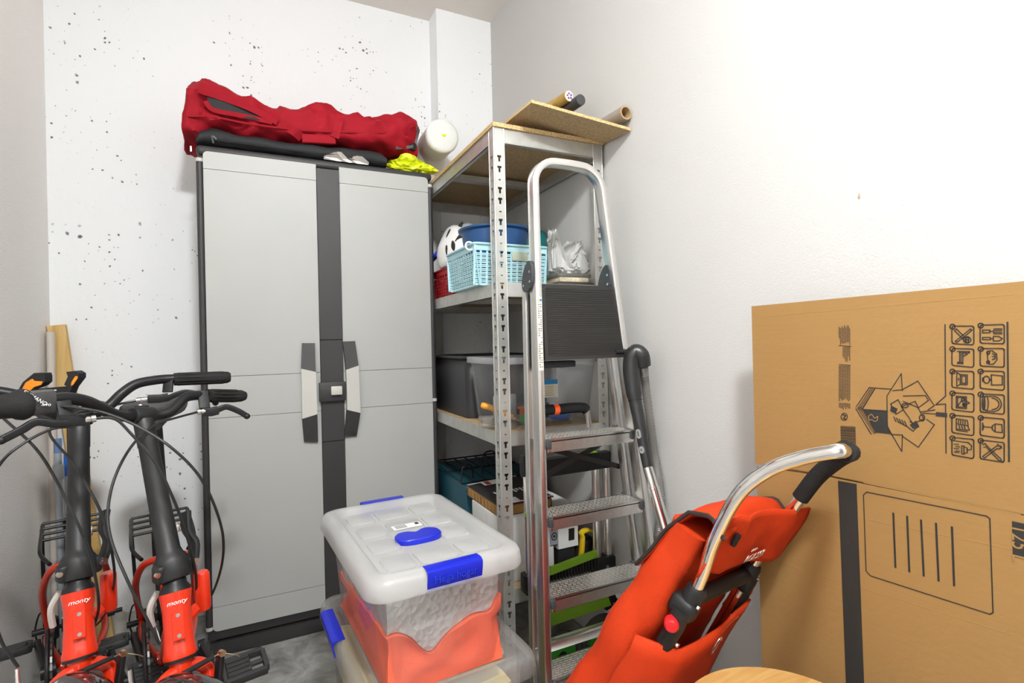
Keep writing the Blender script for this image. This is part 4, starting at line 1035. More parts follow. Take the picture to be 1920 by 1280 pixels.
b = hfield(M1, iw2*.96, il2*.96, lambda x, y: .007, lambda x, y: .305+.02*noise.noise(V((x*9, y*9, 1))), 20)
tag(obj('yellow_cloth', b, fabric_mat('pale_yellow_fabric', (.78, .66, .28), .8, 300), None, 70), 'pale yellow folded cloth inside the lower clear box', 'cloth')
b = hfield(M1 @ Matrix.Translation(V((-.05, -.03, 0))), iw2*.55, il2*.6, lambda x, y: .329, lambda x, y: .338+.004*noise.noise(V((x*19, y*19, 1))), 14)
tag(obj('white_cloth', b, fabric_mat('off_white_fabric', (.72, .68, .64), .8, 300), None, 70), 'off white folded cloth on top inside the lower box', 'cloth')

# ================================================================ flattened cardboard moving box
AC = math.radians(6.29); q0 = P(1409, 574, X=1.0)
ce = V((math.sin(AC), -math.cos(AC), 0)); cn = V((-math.cos(AC), -math.sin(AC), 0))
C0 = V((q0.x, q0.y, 0))
def CP(px, py, off=0.):
    d = ray(px, py); k = (C0+cn*off-CAMP).dot(cn)/d.dot(cn); return CAMP+d*k
CL = .70; ztc = q0.z
sl = CP(1410, 870); zs_ = sl.z
t = thing('flattened_moving_box', 'large flattened brown cardboard moving box leaning on the right wall', 'cardboard box', C0+ce*.35)
th = .006
def cpt(s, z, off=0.): return C0+ce*s+V((0, 0, z))+cn*off
e1 = (CP(1557, 893)-C0).dot(ce)
zn = CP(1920, 527).z; sn = (CP(1920, 527)-C0).dot(ce); zend = ztc+(zn-ztc)*CL/sn
b = B(); b.prism([cpt(0, zs_+.0035), cpt(e1, CP(1557, 893).z+.002), cpt(CL, CP(1557, 893).z-.002), cpt(CL, zend), cpt(0, ztc)], -cn*th); fp_ = obj('front_panel', b, m_kraft, t, 0)
b = B(); b.prism([cpt(0.006, 0.001), cpt(CL, .001), cpt(CL, CP(1557, 893).z-.0025), cpt(e1, CP(1557, 893).z-.002), cpt(0.003, zs_-.0035)], -cn*th); lp_ = obj('lower_panel', b, m_kraft, t, 0)
b = B(); b.prism([cpt(.012, 0.001, -th-.001), cpt(CL, .001, -th-.001), cpt(CL, zend-.006, -th-.001), cpt(.012, ztc-.008, -th-.001)], -cn*th); obj('back_panel', b, m_kraft, t, 0)
m_crease = mat('kraft_crease', (.43, .26, .10), .85)
for (pa, pc, par, r_) in (((1410, 596), (1900, 552), fp_, .0016), ((1415, 930), (1900, 1030), lp_, .0016), ((1416, 1040), (1900, 1190), lp_, .0014), ((1620, 905), (1915, 965), fp_, .0012)):
    a0, a1 = CP(*pa, -r_+.0004), CP(*pc, -r_+.0004)
    b = B(); b.tube([a0, a1], r_, 6); obj('fold_crease', b, m_kraft, par)
def stroke(b, pts, w=.0016, closed=False):
    q = [CP(x, y, .0005) for x, y in pts]; n_ = len(q)
    for i in range(n_ if closed else n_-1):
        a, c_ = q[i], q[(i+1) % n_]
        if (c_-a).length < 1e-6: continue
        d = (c_-a).normalized(); s = d.cross(cn)*(w/2); a = a-d*w*.4; c_ = c_+d*w*.4
        b.prism([a-s, c_-s, c_+s, a+s], cn*.0003)
def filled(b, pts): b.prism([CP(x, y, .0003) for x, y in pts], cn*.0004)
def arc(cx, cy, rx, ry, a0=0, a1=360, n=14): return [(cx+rx*math.cos(math.radians(a0+(a1-a0)*k/n)), cy+ry*math.sin(math.radians(a0+(a1-a0)*k/n))) for k in range(n+1)]
def rr(x0, y0, x1, y1, sk0, sk1, r=4):
    pts = []
    for cx, cy, a, e in ((x1-r, y1-r, 0, 1), (x0+r, y1-r, 90, 0), (x0+r, y0+r, 180, 0), (x1-r, y0+r, 270, 1)):
        for k in range(4):
            an = math.radians(a+30*k); yy = cy+r*math.sin(an); f = (yy-y0)/(y1-y0); pts.append((cx+r*math.cos(an), yy+(sk0*(1-f)+sk1*f)*e))
    return pts
# black stripe, frame, badge
b = B(); filled(b, [(1571.5, 901), (1606, 907), (1621, 1300), (1587, 1300)]); obj('black_stripe', b, m_ink, lp_, 0)
b = B(); fr = [(1625, 922), (1850, 967), (1856, 972), (1862, 1148), (1856, 1151), (1632, 1079), (1624, 1070), (1619, 928)]; stroke(b, fr, .0016, True)
for x0, y0, x1, y1 in ((1675, 962, 1679, 1063), (1701, 968, 1705, 1071), (1727, 975, 1732, 1079), (1755, 981, 1760, 1088), (1785, 988, 1789, 1097)): stroke(b, [(x0, y0), (x1, y1)], .003)
obj('label_frame', b, m_ink, lp_, 0)
b = B(); filled(b, [(1897.5, 976.5), (1960, 990), (1960, 1055), (1899, 1040)]); bd_ = obj('volume_badge', b, m_ink, lp_, 0)
F = frame(CP(1912, 1020, .0009), V((0, 0, -1)), ce); text('volume_text', '125 L', .030, F, m_kraft, bd_, .0002, sx=.85)
# icon bracket
b = B(); stroke(b, [(1772, 608), (1773, 742), (1755, 758), (1773, 757)], .0016); stroke(b, [(1773, 757), (1774, 849)], .0016); stroke(b, [(1889, 604), (1892, 865)], .0022); obj('bracket_lines', b, m_ink, fp_, 0)
def icon(cx0, cy0, cx1, cy1, sk, strokes):
    b = B(); sk0, sk1 = sk
    stroke(b, rr(cx0, cy0, cx1, cy1, sk0, sk1), .0017, True); stroke(b, arc(cx0+1, cy0+1, 4.8, 4.4), .0015)
    for s in strokes:
        stroke(b, [(cx0+(cx1-cx0)*u, cy0+(cy1-cy0)*v_+(sk0*(1-v_)+sk1*v_)*u) for u, v_ in s], .0014)
    obj('icon', b, m_ink, fp_, 0)
def el(cx, cy, rx, ry, a0=0, a1=360, n=12): return arc(cx, cy, rx, ry, a0, a1, n)
I = {
 'utensils': [[(.2, .15), (.75, .8)], [(.12, .25), (.62, .86)], [(.2, .15), (.12, .25)], el(.7, .75, .17, .17), el(.7, .75, .07, .17), [(.15, .85), (.85, .15)], [(.22, .92), (.92, .22)], [(.15, .85), (.22, .92)], [(.85, .15), (.92, .22)]],
 'bed': [[(.25, .15), (.8, .15), (.8, .22), (.35, .22), (.35, .85), (.25, .85)], [(.5, .22), (.5, .85), (.42, .85), (.42, .3)], [(.55, .22), (.7, .3), (.55, .4)], [(.25, .78), (.5, .78)]],
 'laptop': [[(.38, .2), (.7, .2), (.7, .78), (.38, .78), (.38, .2)], [(.45, .28), (.63, .28), (.63, .7), (.45, .7), (.45, .28)], [(.38, .2), (.22, .08), (.22, .9), (.38, .78)], [(.3, .42), (.3, .55)]],
 'picture': [[(.2, .18), (.66, .18), (.66, .85), (.2, .85), (.2, .18)], [(.26, .25), (.6, .25), (.6, .78), (.26, .78), (.26, .25)], [(.26, .75), (.45, .4), (.6, .72)], el(.5, .36, .06, .08), [(.66, .42), (.8, .52), (.66, .62)], el(.54, .65, .05, .06)],
 'book': [[(.2, .18), (.7, .22), (.74, .5), (.2, .46), (.2, .18)], [(.2, .46), (.2, .76), (.8, .74), (.72, .5)], [(.3, .26), (.3, .4)], [(.4, .27), (.4, .42)], [(.5, .28), (.5, .43)], [(.6, .28), (.6, .43)], [(.32, .54), (.36, .7)], [(.44, .54), (.48, .7)], [(.56, .54), (.6, .7)], [(.2, .82), (.7, .84)]],
 'shower': [[(.45, .4), (.55, .4), (.55, .85), (.45, .85), (.45, .4)], [(.55, .45), (.7, .5), (.7, .75), (.55, .8)], [(.7, .6), (.88, .55), (.9, .35), (.75, .2), (.1, .17)], [(.1, .35), (.3, .35)], [(.18, .48), (.36, .48)], [(.1, .6), (.3, .6)], [(.18, .72), (.36, .72)], [(.1, .8), (.3, .8)]],
 'garden': [[(.1, .28), (.4, .28), (.4, .42), (.1, .42), (.1, .28)], [(.4, .35), (.55, .35)], [(.9, .22), (.58, .22), (.55, .35), (.58, .48), (.9, .48)], [(.62, .30), (.9, .30)], [(.62, .40), (.9, .40)], [(.1, .68), (.42, .68), (.42, .8), (.1, .8), (.1, .68)], [(.42, .74), (.55, .74)], [(.55, .62), (.78, .62), (.92, .74), (.78, .86), (.55, .86), (.55, .62)]],
 'car': [[(.3, .15), (.5, .12), (.68, .3), (.7, .62), (.55, .85), (.38, .88), (.32, .7), (.3, .35), (.3, .15)], el(.33, .24, .06, .08), el(.33, .76, .06, .08), [(.5, .28), (.62, .35), (.62, .55), (.5, .62)], [(.5, .45), (.62, .45)]],
 'lamp': [[(.46, .2), (.92, .24), (.92, .72), (.48, .76), (.46, .2)], el(.26, .48, .13, .2), [(.1, .4), (.16, .4)], [(.1, .56), (.16, .56)], [(.1, .4), (.1, .56)], [(.39, .45), (.46, .45)], [(.39, .52), (.47, .52)]],
 'ring': [el(.55, .5, .33, .4, -90, 90), el(.5, .5, .28, .30, -90, 90), [(.5, .1), (.24, .12)], [(.5, .9), (.24, .9)], el(.24, .5, .1, .4), el(.14, .5, .06, .38)],
 'glass': [[(.1, .3), (.1, .7)], [(.1, .3), (.15, .5), (.1, .7)], [(.15, .5), (.48, .5)], [(.9, .3), (.62, .3), (.5, .42), (.5, .6), (.62, .72), (.92, .72), (.9, .3)], [(.62, .3), (.62, .72)]],
 'tools': [[(.1, .85), (.7, .2), (.88, .2), (.82, .35), (.7, .35), (.18, .92), (.1, .85)], [(.1, .22), (.2, .15), (.27, .25), (.85, .85)], [(.15, .35), (.25, .32), (.78, .95), (.88, .95), (.85, .85)], [(.72, .12), (.9, .3)]],
}
ys1 = [(611, 644, 0, 2), (653, 685, 1, 3), (695, 726, 1, 3), (736, 768, 2, 4), (778, 811, 3, 5), (820, 853, 3, 6)]
for k, (nm, (y0, y1, a, c_)) in enumerate(zip(('utensils', 'bed', 'laptop', 'picture', 'book', 'shower'), ys1)): icon(1785, y0, 1826, y1, (a, c_), I[nm])
ys2 = [(609, 643, -1, 1), (653, 686, 0, 2), (695, 728, 1, 3), (738, 772, 2, 4), (782, 816, 3, 5), (825, 860, 4, 6)]
for k, (nm, (y0, y1, a, c_)) in enumerate(zip(('garden', 'car', 'lamp', 'ring', 'glass', 'tools'), ys2)): icon(1838, y0, 1883, y1, (a, c_), I[nm])
# box drawing
b = B(); S = lambda *p: stroke(b, p, .0014)
S((1617, 767), (1641, 727), (1670, 729)); S((1617, 767), (1664, 770)); S((1663, 742), (1690, 700), (1692, 732)); S((1663, 742), (1664, 798), (1672, 815)); S((1692, 730), (1721, 714), (1752, 760), (1740, 768)); S((1664, 800), (1691, 846), (1692, 815)); S((1693, 818), (1722, 838), (1752, 796), (1738, 786))
S((1605, 763), (1630, 726), (1641, 727)); S((1605, 766), (1634, 814)); S((1674, 732), (1692, 730)); S((1672, 814), (1692, 815))
S((1670, 757), (1684, 749), (1694, 768), (1680, 776), (1670, 757)); S((1690, 762), (1716, 752), (1732, 785), (1712, 794), (1690, 762)); S((1694, 742), (1735, 741), (1741, 750), (1722, 764), (1694, 752)); S((1684, 790), (1702, 800), (1712, 808), (1722, 798), (1706, 790)); S((1725, 772), (1753, 768)); S((1730, 774), (1760, 776)); el_ = arc(1729, 783, 5, 6); stroke(b, el_, .0014); stroke(b, arc(1697, 760, 6, 4), .0014)
for k in range(5): S((1676+5*k, 781+2*k), (1680+5*k, 790+2*k))
obj('box_drawing', b, m_ink, fp_, 0)
for pf_ in ([(1671, 760), (1683, 766), (1680, 775), (1669, 770)], [(1706, 796), (1718, 788), (1724, 800), (1712, 804)], [(1755, 772), (1776, 774), (1776, 782), (1755, 780)], [(1618, 768), (1664, 771), (1665, 799), (1671, 814), (1641, 810)]):
    b = B(); filled(b, pf_); dk = obj('drawing_fill', b, m_ink, fp_, 0)
b = B()
def st2(pts):
    q = [CP(x, y, .0007) for x, y in pts]
    for i in range(len(q)-1):
        d = (q[i+1]-q[i]).normalized(); s = d.cross(cn)*.0006; b.prism([q[i]-s, q[i+1]-s, q[i+1]+s, q[i]+s], cn*.0003)
st2([(1628, 780), (1634, 776), (1640, 784), (1646, 780), (1645, 788), (1640, 790), (1634, 786), (1630, 788), (1628, 780)]); obj('arrow_print', b, m_kraft, dk, 0)
b = B(); random.seed(5)
for k in range(22):
    f = k/21; x = 1605+25*f; y = 764-38*f
    for j in range(3): stroke(b, [(x+3+3*j, y+1+j*1.5), (x+4+3*j, y+1.6+j*1.5)], .0011)
    x = 1605+30*f; y = 766+48*f
    for j in range(3): stroke(b, [(x+3+2.6*j, y-1-j*1.2), (x+4+2.6*j, y-1.6-j*1.2)], .0011)
obj('hatching', b, m_ink, fp_, 0)
b = B()
for (y0, y1, cols) in ((608, 647, 9), (650, 682, 9), (685, 752, 9), (755, 768, 9)):
    for j in range(cols):
        x = 1573.5+2.45*j; yy = y0+random.random()*8*(1 if y0 == 608 else .15)
        ye = y1-random.random()*(y1-y0)*(.45 if y0 != 685 else .08)
        if y0 == 650 and j < 3: continue
        while yy < ye:
            l_ = 2+random.random()*5; stroke(b, [(x, yy), (x+.3, min(yy+l_, ye))], .0010); yy += l_+1.2
stroke(b, [(1573, 647.5), (1596, 649)], .001); stroke(b, [(1573, 683), (1595, 684.5)], .001)
obj('small_print', b, m_ink, fp_, 0)
b = B(); stroke(b, arc(1583, 781, 6, 6.5), .0014); S2 = [(1580, 777), (1586, 779), (1582, 784), (1587, 786)]; stroke(b, S2, .002); obj('recycling_mark', b, m_ink, fp_, 0)
b = B(); yy = 798.
while yy < 834:
    wv = random.choice((.7, 1.1, 1.6)); x0 = 1576+ (yy-798)*.03; filled(b, [(x0, yy), (x0+28, yy+1.4), (x0+28, yy+1.4+wv), (x0, yy+wv)]); yy += wv+random.choice((.7, 1., 1.3))
obj('barcode', b, m_ink, fp_, 0)

# ================================================================ round wooden stool
SZ = .475; SR = .165; _e = P(1478, 1256, Z=SZ); SC_ = V((_e.x, _e.y, 0))-V((_e.x, _e.y, 0)).normalized()*SR
t = thing('wooden_stool', 'round pale wooden stool beside the orange trolley', 'stool', SC_)
m_pine = wood_mat('pale_pine', (.56, .34, .12), (.44, .23, .06), (6, 45, 6), .45)
b = B(); b.lathe(SC_+V((0, 0, SZ-.028)), (0, 0, 1), [(0, SR-.006), (.004, SR), (.023, SR), (.028, SR-.005), (.028, 0)], 64); obj('seat', b, m_pine, t, 35)
for a in (45, 135, 225, 315):
    a = math.radians(a); d = V((math.cos(a), math.sin(a), 0)); b = B(); b.cyl(SC_+d*.15, SC_+d*.105+V((0, 0, SZ-.028)), .014, .016, 14); obj('leg', b, m_pine, t)
for i in range(4):
    a0, a1 = math.radians(45+90*i), math.radians(135+90*i); z = .16+.03*(i % 2); k = .15-.045*z/SZ
    b = B(); b.cyl(SC_+V((math.cos(a0)*k, math.sin(a0)*k, z)), SC_+V((math.cos(a1)*k, math.sin(a1)*k, z)), .008); obj('rung', b, m_pine, t)

# ================================================================ plank and poles in the left corner
t0, t1_ = P(93, 612, Y=2.515), P(120, 608, Y=2.515); b0, b1_ = P(186, 1190, Y=2.46), P(212, 1190, Y=2.46)
m_plank = wood_mat('pine_plank', (.72, .50, .20), (.58, .35, .10), (30, 30, 3), .6)
tm, bm_ = (t0+t1_)/2, (b0+b1_)/2; bm_.z = .003
b = B(); b.tube([bm_, tm], 0, flat=(.027, .013, .002), up=V((1, 0, 0))); t = tag(obj('wooden_plank', b, m_plank, None, 30), 'knotty pine plank leaning in the left corner', 'plank')
t = thing('mop_pole', 'grey mop pole with blue grip leaning beside the pine plank', 'pole', (-.6, 2.35, 0))
a0 = P(108, 822, Y=2.36); a1 = P(113, 1000, Y=2.36); dv = (a1-a0).normalized(); k = (a0.z-.02)/-dv.z
b = B(); b.tube([a0+dv*.03, a0+dv*k], .011, 14); obj('pole', b, mat('grey_blue_metal', (.42, .46, .50), .35, .3), t)
b = B(); b.tube([a0, a0+dv*.05], .0115, 14); obj('grip', b, mat('dusty_blue', (.12, .22, .42), .5), t)
b = B(); b.lathe(a0+dv*.09, dv, [(0, .013), (.004, .016), (.05, .016), (.054, .013)], 16); obj('collar', b, mat('grey_collar', (.38, .40, .42), .5), t)
b = B(); b.box(a0+dv*(k-.012), (.09, .06, .03), None, .01); obj('mop_head', b, m_black, t)
b = B(); a0 = P(95, 622, Y=2.47); b.tube([(a0.x-.0, 2.46, .003), a0], .013, 14); tag(obj('white_pole', b, mat('cream_pole', (.62, .56, .50), .5), None), 'cream coloured pole standing in the left corner behind the plank', 'pole')
t = thing('blue_handle_brush', 'brush with bright blue handle standing behind the left bicycle', 'brush', (-.6, 2.40, 0))
a0 = P(124, 852, Y=2.40); a1 = P(124, 892, Y=2.40)
b = B(); b.tube([a1, a0], .0075, 10); obj('handle_grip', b, mat('bright_blue_plastic', (.02, .14, .60), .4), t)
b = B(); b.tube([V((a1.x, 2.40, .05)), a1], .005, 8); obj('stick', b, mat('grey_blue_metal', (.42, .46, .50)), t)
b = B(); b.bx(a1.x-.03, a1.x+.05, 2.375, 2.425, .001, .05, .01); obj('brush_head', b, m_black, t)
# ================================================================ shopping trolley
m_or = fabric_mat('burnt_orange_fabric', (.50, .034, .003), .75, 420, .08)
m_ord = fabric_mat('black_trim_fabric', (.03, .02, .018), .7, 420)
L_, R_ = P(1297, 1122, D=.95), P(1402, 1075, D=1.12)
u_ = (R_-L_).normalized(); vb = P(1381, 930, D=.86)-L_; v_ = (vb-u_*vb.dot(u_)).normalized(); n_ = u_.cross(v_)
if n_.dot(CAMP-L_) < 0: n_ = -n_
O_ = (L_+R_)/2; hw = (R_-L_).length/2
def TP(u, v, n): return O_+u_*u+v_*v+n_*n
vfl = -(O_.z-.075)/v_.z       # axle position along v so wheels touch the floor
t = thing('shopping_trolley', 'burnt orange fabric shopping trolley with chrome handle leaning back by the stool', 'trolley', (TP(0, vfl, 0).x, TP(0, vfl, 0).y, 0))
# bag: rounded sections from bottom to top
rs = []
NV = 34
for i in range(NV+1):
    f = i/NV; v = (vfl+.06)+(.115-(vfl+.06))*f
    w_ = .335-.03*f+.02*math.sin(f*3.1); d_ = .14*(1-f)**1.2+.072*(1-(1-f)**1.2)
    kt = min(1, .55+f*1.5); d_ *= kt; w_ *= min(1, .75+f*.83); c_n = -.02-d_/2; ring = []
    for p in rrect(w_, d_, min(.05, d_*.42), 6):
        q = TP(p[0], v, c_n+p[1]); q = q+V((wr(q, 9, .016, 1), wr(q, 9, .016, 4), wr(q, 9, .016, 8)))*(1 if 0 < i else .4)
        q += V((wr(q, 26, .004, 2), wr(q, 26, .004, 5), 0)); ring.append(q)
    rs.append(ring)
b = B(); b.rings(rs); bag = obj('bag', b, m_or, t, 70); bvb = bvh_of(bag)
# top flap: hood folding over
g = []
for i in range(15):
    f = i/14; row = []
    for j in range(13):
        h = j/12; u = (h-.5)*(.325)
        a = math.pi*.5*min(1, f*1.6)
        fx = f*4; i0 = min(3, int(fx)); tt = fx-i0; kn = ((.004, .150), (-.030, .172), (-.066, .148), (-.092, .09), (-.108, .005))
        nn = kn[i0][0]*(1-tt)+kn[i0+1][0]*tt; v = kn[i0][1]*(1-tt)+kn[i0+1][1]*tt
        v -= .014*(abs(h-.5)*2)**3-.012*(1-f); q = TP(u*(1-.08*f), v, nn); q += V((wr(q, 12, .008, 3), wr(q, 12, .008, 6), wr(q, 12, .008, 9))); row.append(q)
    g.append(row)
b = B(); b.sheet(g); fl = obj('top_flap', b, m_or, t, 70); md = fl.modifiers.new('t', 'SOLIDIFY'); md.thickness = .005
b = B(); b.tube([r[0] for r in g]+g[-1][1:]+[r[-1] for r in g[::-1]][1:], .004, 6); obj('flap_binding', b, m_ord, fl)
# back band wrapping over the tubes
g = []
for i in range(11):
    f = i/10; v = .178-.125*f; row = []
    for j in range(15):
        h = j/14; u = (h-.5)*2*(hw+.028); nn = .004+.004*math.sin(f*3.1)+(-.012 if h < .16 else .022*min(1, max(0, (h-.6)/.2)))
        q = TP(u, v+.012*h, nn); q += n_*wr(q, 15, .006, 2); row.append(q)
    g.append(row)
b = B(); b.sheet(g[::1]); bb_ = obj('back_band', b, m_or, t, 70); md = bb_.modifiers.new('t', 'SOLIDIFY'); md.thickness = .004
F = frame(TP(.006, .088, .0225), u_, v_); text('logo_text', 'ROLSER', .024, F, mat('silver_print', (.75, .70, .66), .35, .6), bb_, .0003, .25, sx=1.1)
b = B(); q = TP(-.03, .106, .0225)
for k in range(3): b.tube(crs([q+u_*(.008*k), q+u_*(.008*k+.006)+v_*.005, q+u_*(.008*k+.012)+v_*.001], 4), .0008, 5)
obj('logo_swirl', b, MATS['silver_print'], bb_)
# lower back pocket
g = []
for i in range(13):
    f = i/12; v = -.08-.40*f; row = []
    for j in range(15):
        h = j/14; u = (h-.5)*2*.166-.004; nn = .017+.020*math.sin(h*math.pi)*(.6+.4*math.sin(min(1, f*2)*1.57)); nn -= .055*max(0, 1-h/.12); row.append(TP(u-.012*max(0, 1-h/.12), v+.04*(h-.5)*(1-f), nn+wr(TP(u, v, 0), 10, .01, 7)))
    g.append(row)
b = B(); b.sheet(g); pk_ = obj('back_pocket', b, m_or, t, 70); md = pk_.modifiers.new('t', 'SOLIDIFY'); md.thickness = .006
b = B(); b.tube([p+n_*.005-v_*.022 for p in g[0][2:13]], .0022, 6); obj('zip', b, mat('zip_orange', (.55, .16, .03), .6), pk_)
b = B(); zc0 = g[0][8]+n_*.010-v_*.024; rg = [zc0+u_*(.007*math.sin(a))-v_*(.020-.020*math.cos(a)) for a in [2*math.pi*k/16 for k in range(16)]]; b.tube(rg, .0012, 6, True); b.box(zc0, (.006, .006, .008), None, .001); obj('zip_pull', b, m_steel, pk_)
b = B(); b.tube([p+n_*.004 for p in [r[0] for r in g]], .0025, 6); obj('pocket_seam', b, m_or, pk_)
# chrome tubes and handle
tipL, tipR = P(1566, 846, D=.745), P(1587, 851, D=.93)
lt = crs([TP(-hw, vfl, 0), TP(-hw, -.3, 0), L_, P(1340, 1010, D=.90), P(1385, 927, D=.855), P(1440, 882, D=.82), P(1505, 858, D=.78), tipL], 8)
rt = crs([TP(hw, vfl, 0), TP(hw, -.3, 0), R_, P(1440, 1020, D=1.085), P(1490, 948, D=1.04), P(1530, 895, D=1.0), P(1566, 864, D=.96), tipR], 8)
b = B(); b.tube(lt[:-1]+crs([lt[-1], tipL.lerp(tipR, .06)+(tipL-lt[-6]).normalized()*.008, tipL.lerp(tipR, .5)+(tipL-lt[-6]).normalized()*.012, tipL.lerp(tipR, .94)+(tipL-lt[-6]).normalized()*.008, tipR], 4)+rt[::-1][1:], .011, 16); obj('chrome_frame', b, m_chrome, t, 60)
b = B(); b.tube(rt[34:]+[tipR, tipR.lerp(tipL, .3)+(tipL-lt[-6]).normalized()*.010, tipR.lerp(tipL, .8)+(tipL-lt[-6]).normalized()*.010], .0155, 14); obj('foam_grip', b, m_rubber, t)
# crossbar hubs
b = B(); b.tube([L_+u_*.01, R_-u_*.01], .015, 14, radii=None); obj('crossbar', b, m_black, t)
for q, sg in ((L_, -1), (R_, 1)):
    b = B(); b.lathe(q-v_*.03, v_, [(0, .018), (.002, .019), (.05, .019), (.056, .016)], 18); b.box(q+u_*(sg*.004)+n_*-.004-v_*.02, (.04, .04, .05), frame((0, 0, 0), u_, v_).to_3x3(), .012, 3)
    b.tube([q+u_*sg*.018-v_*.02, q+u_*sg*.02-v_*.05+n_*.004, q+u_*sg*.012-v_*.10], .0165, 12); hb_ = obj('hinge_joint', b, m_black, t, 50)
    for dv_ in (0, -.085): 
        c = q+v_*dv_+n_*.018+u_*sg*.010; b = B(); b.cyl(c, c+n_*.004, .005, None, 12); obj('bolt', b, m_steel, hb_)
    c = q+u_*(sg*.030)-v_*.045-n_*.002; dr = (-u_*.85+n_*.5).normalized() if sg < 0 else (u_*.55+n_*.83).normalized()
    b = B(); b.lathe(c, dr, [(0, .013), (.014, .013), (.018, .010), (.019, .0)], 20); obj('red_button', b, mat('red_button', (.65, .01, .015), .3), hb_)
# strap clip at left of band
b = B(); b.box(TP(-hw+.020, .135, .010), (.010, .010, .026), frame((0, 0, 0), u_, n_).to_3x3(), .003); obj('strap_clip', b, m_black, t)
# base, axle, wheels
ax = TP(0, vfl, 0)
b = B(); b.tube([ax-u_*.21, ax+u_*.21], .006, 10); obj('axle', b, m_steel, t)
b = B(); b.tube([TP(-hw, vfl, 0), TP(-hw*.8, vfl+.02, -.13), TP(hw*.8, vfl+.02, -.13), TP(hw, vfl, 0)], .008, 10); obj('base_frame', b, m_steel, t)
for sg in (-1, 1):
    c = ax+u_*sg*.205; c.z = .076
    b = B(); b.tube([c+(V((0, 0, 1))*math.cos(a)+u_.cross(V((0, 0, 1))).normalized()*math.sin(a))*.064 for a in [2*math.pi*k/32 for k in range(32)]], .011, 10, True); w_ = obj('wheel', b, m_rubber, t)
    b = B(); b.lathe(c-u_*.01, u_, [(0, .058), (.02, .058)], 28); obj('wheel_disc', b, m_black, w_)

# ================================================================ bicycles
Z_ = V((0, 0, 1))
def wheel(par, name, c, ax, r=.25):
    ax = V(ax).normalized(); up = Z_ if abs(ax.z) < .9 else V((1, 0, 0)); e1 = ax.cross(up).normalized(); e2 = ax.cross(e1)
    def circ(rad, n=48): return [c+(e1*math.cos(2*math.pi*k/n)+e2*math.sin(2*math.pi*k/n))*rad for k in range(n)]
    b = B(); b.tube(circ(r-.021), .021, 12, True); w_ = obj(name, b, m_rubber, par)
    b = B(); b.tube(circ(r-.052), 0, closed=True, flat=(.011, .009, .003), up=ax); obj('rim', b, m_blackmetal, w_)
    b = B(); b.lathe(c-ax*.045, ax, [(0, .006), (.008, .006), (.009, .02), (.014, .02), (.015, .011), (.075, .011), (.076, .02), (.081, .02), (.082, .006), (.09, .006)], 18); obj('hub', b, m_blackmetal, w_)
    b = B(); n = 28
    for k in range(n):
        s = 1 if k % 2 else -1; a = 2*math.pi*k/n; a2 = a+(.35 if (k//2) % 2 else -.35)
        b.tube([c+ax*s*.034+(e1*math.cos(a2)+e2*math.sin(a2))*.019, c+(e1*math.cos(a)+e2*math.sin(a))*(r-.055)], .0009, 4)
    obj('spokes', b, m_steel, w_, 0)
    return e1, e2
def fender(c, ax, fwd, r, a0, a1, hw=.027):
    ax = V(ax).normalized(); e2 = fwd.normalized(); e3 = V(ax).cross(e2); e3 = e3 if e3.z > 0 else -e3; rows = []
    for k in range(31):
        a = math.radians(a0+(a1-a0)*k/30); rad = e2*math.cos(a)+e3*math.sin(a); rows.append([c+rad*(r-.012*(abs(s)**2)*1)+ax*s*hw for s in (-1, -.75, -.4, 0, .4, .75, 1)])
    return B().sheet(rows)
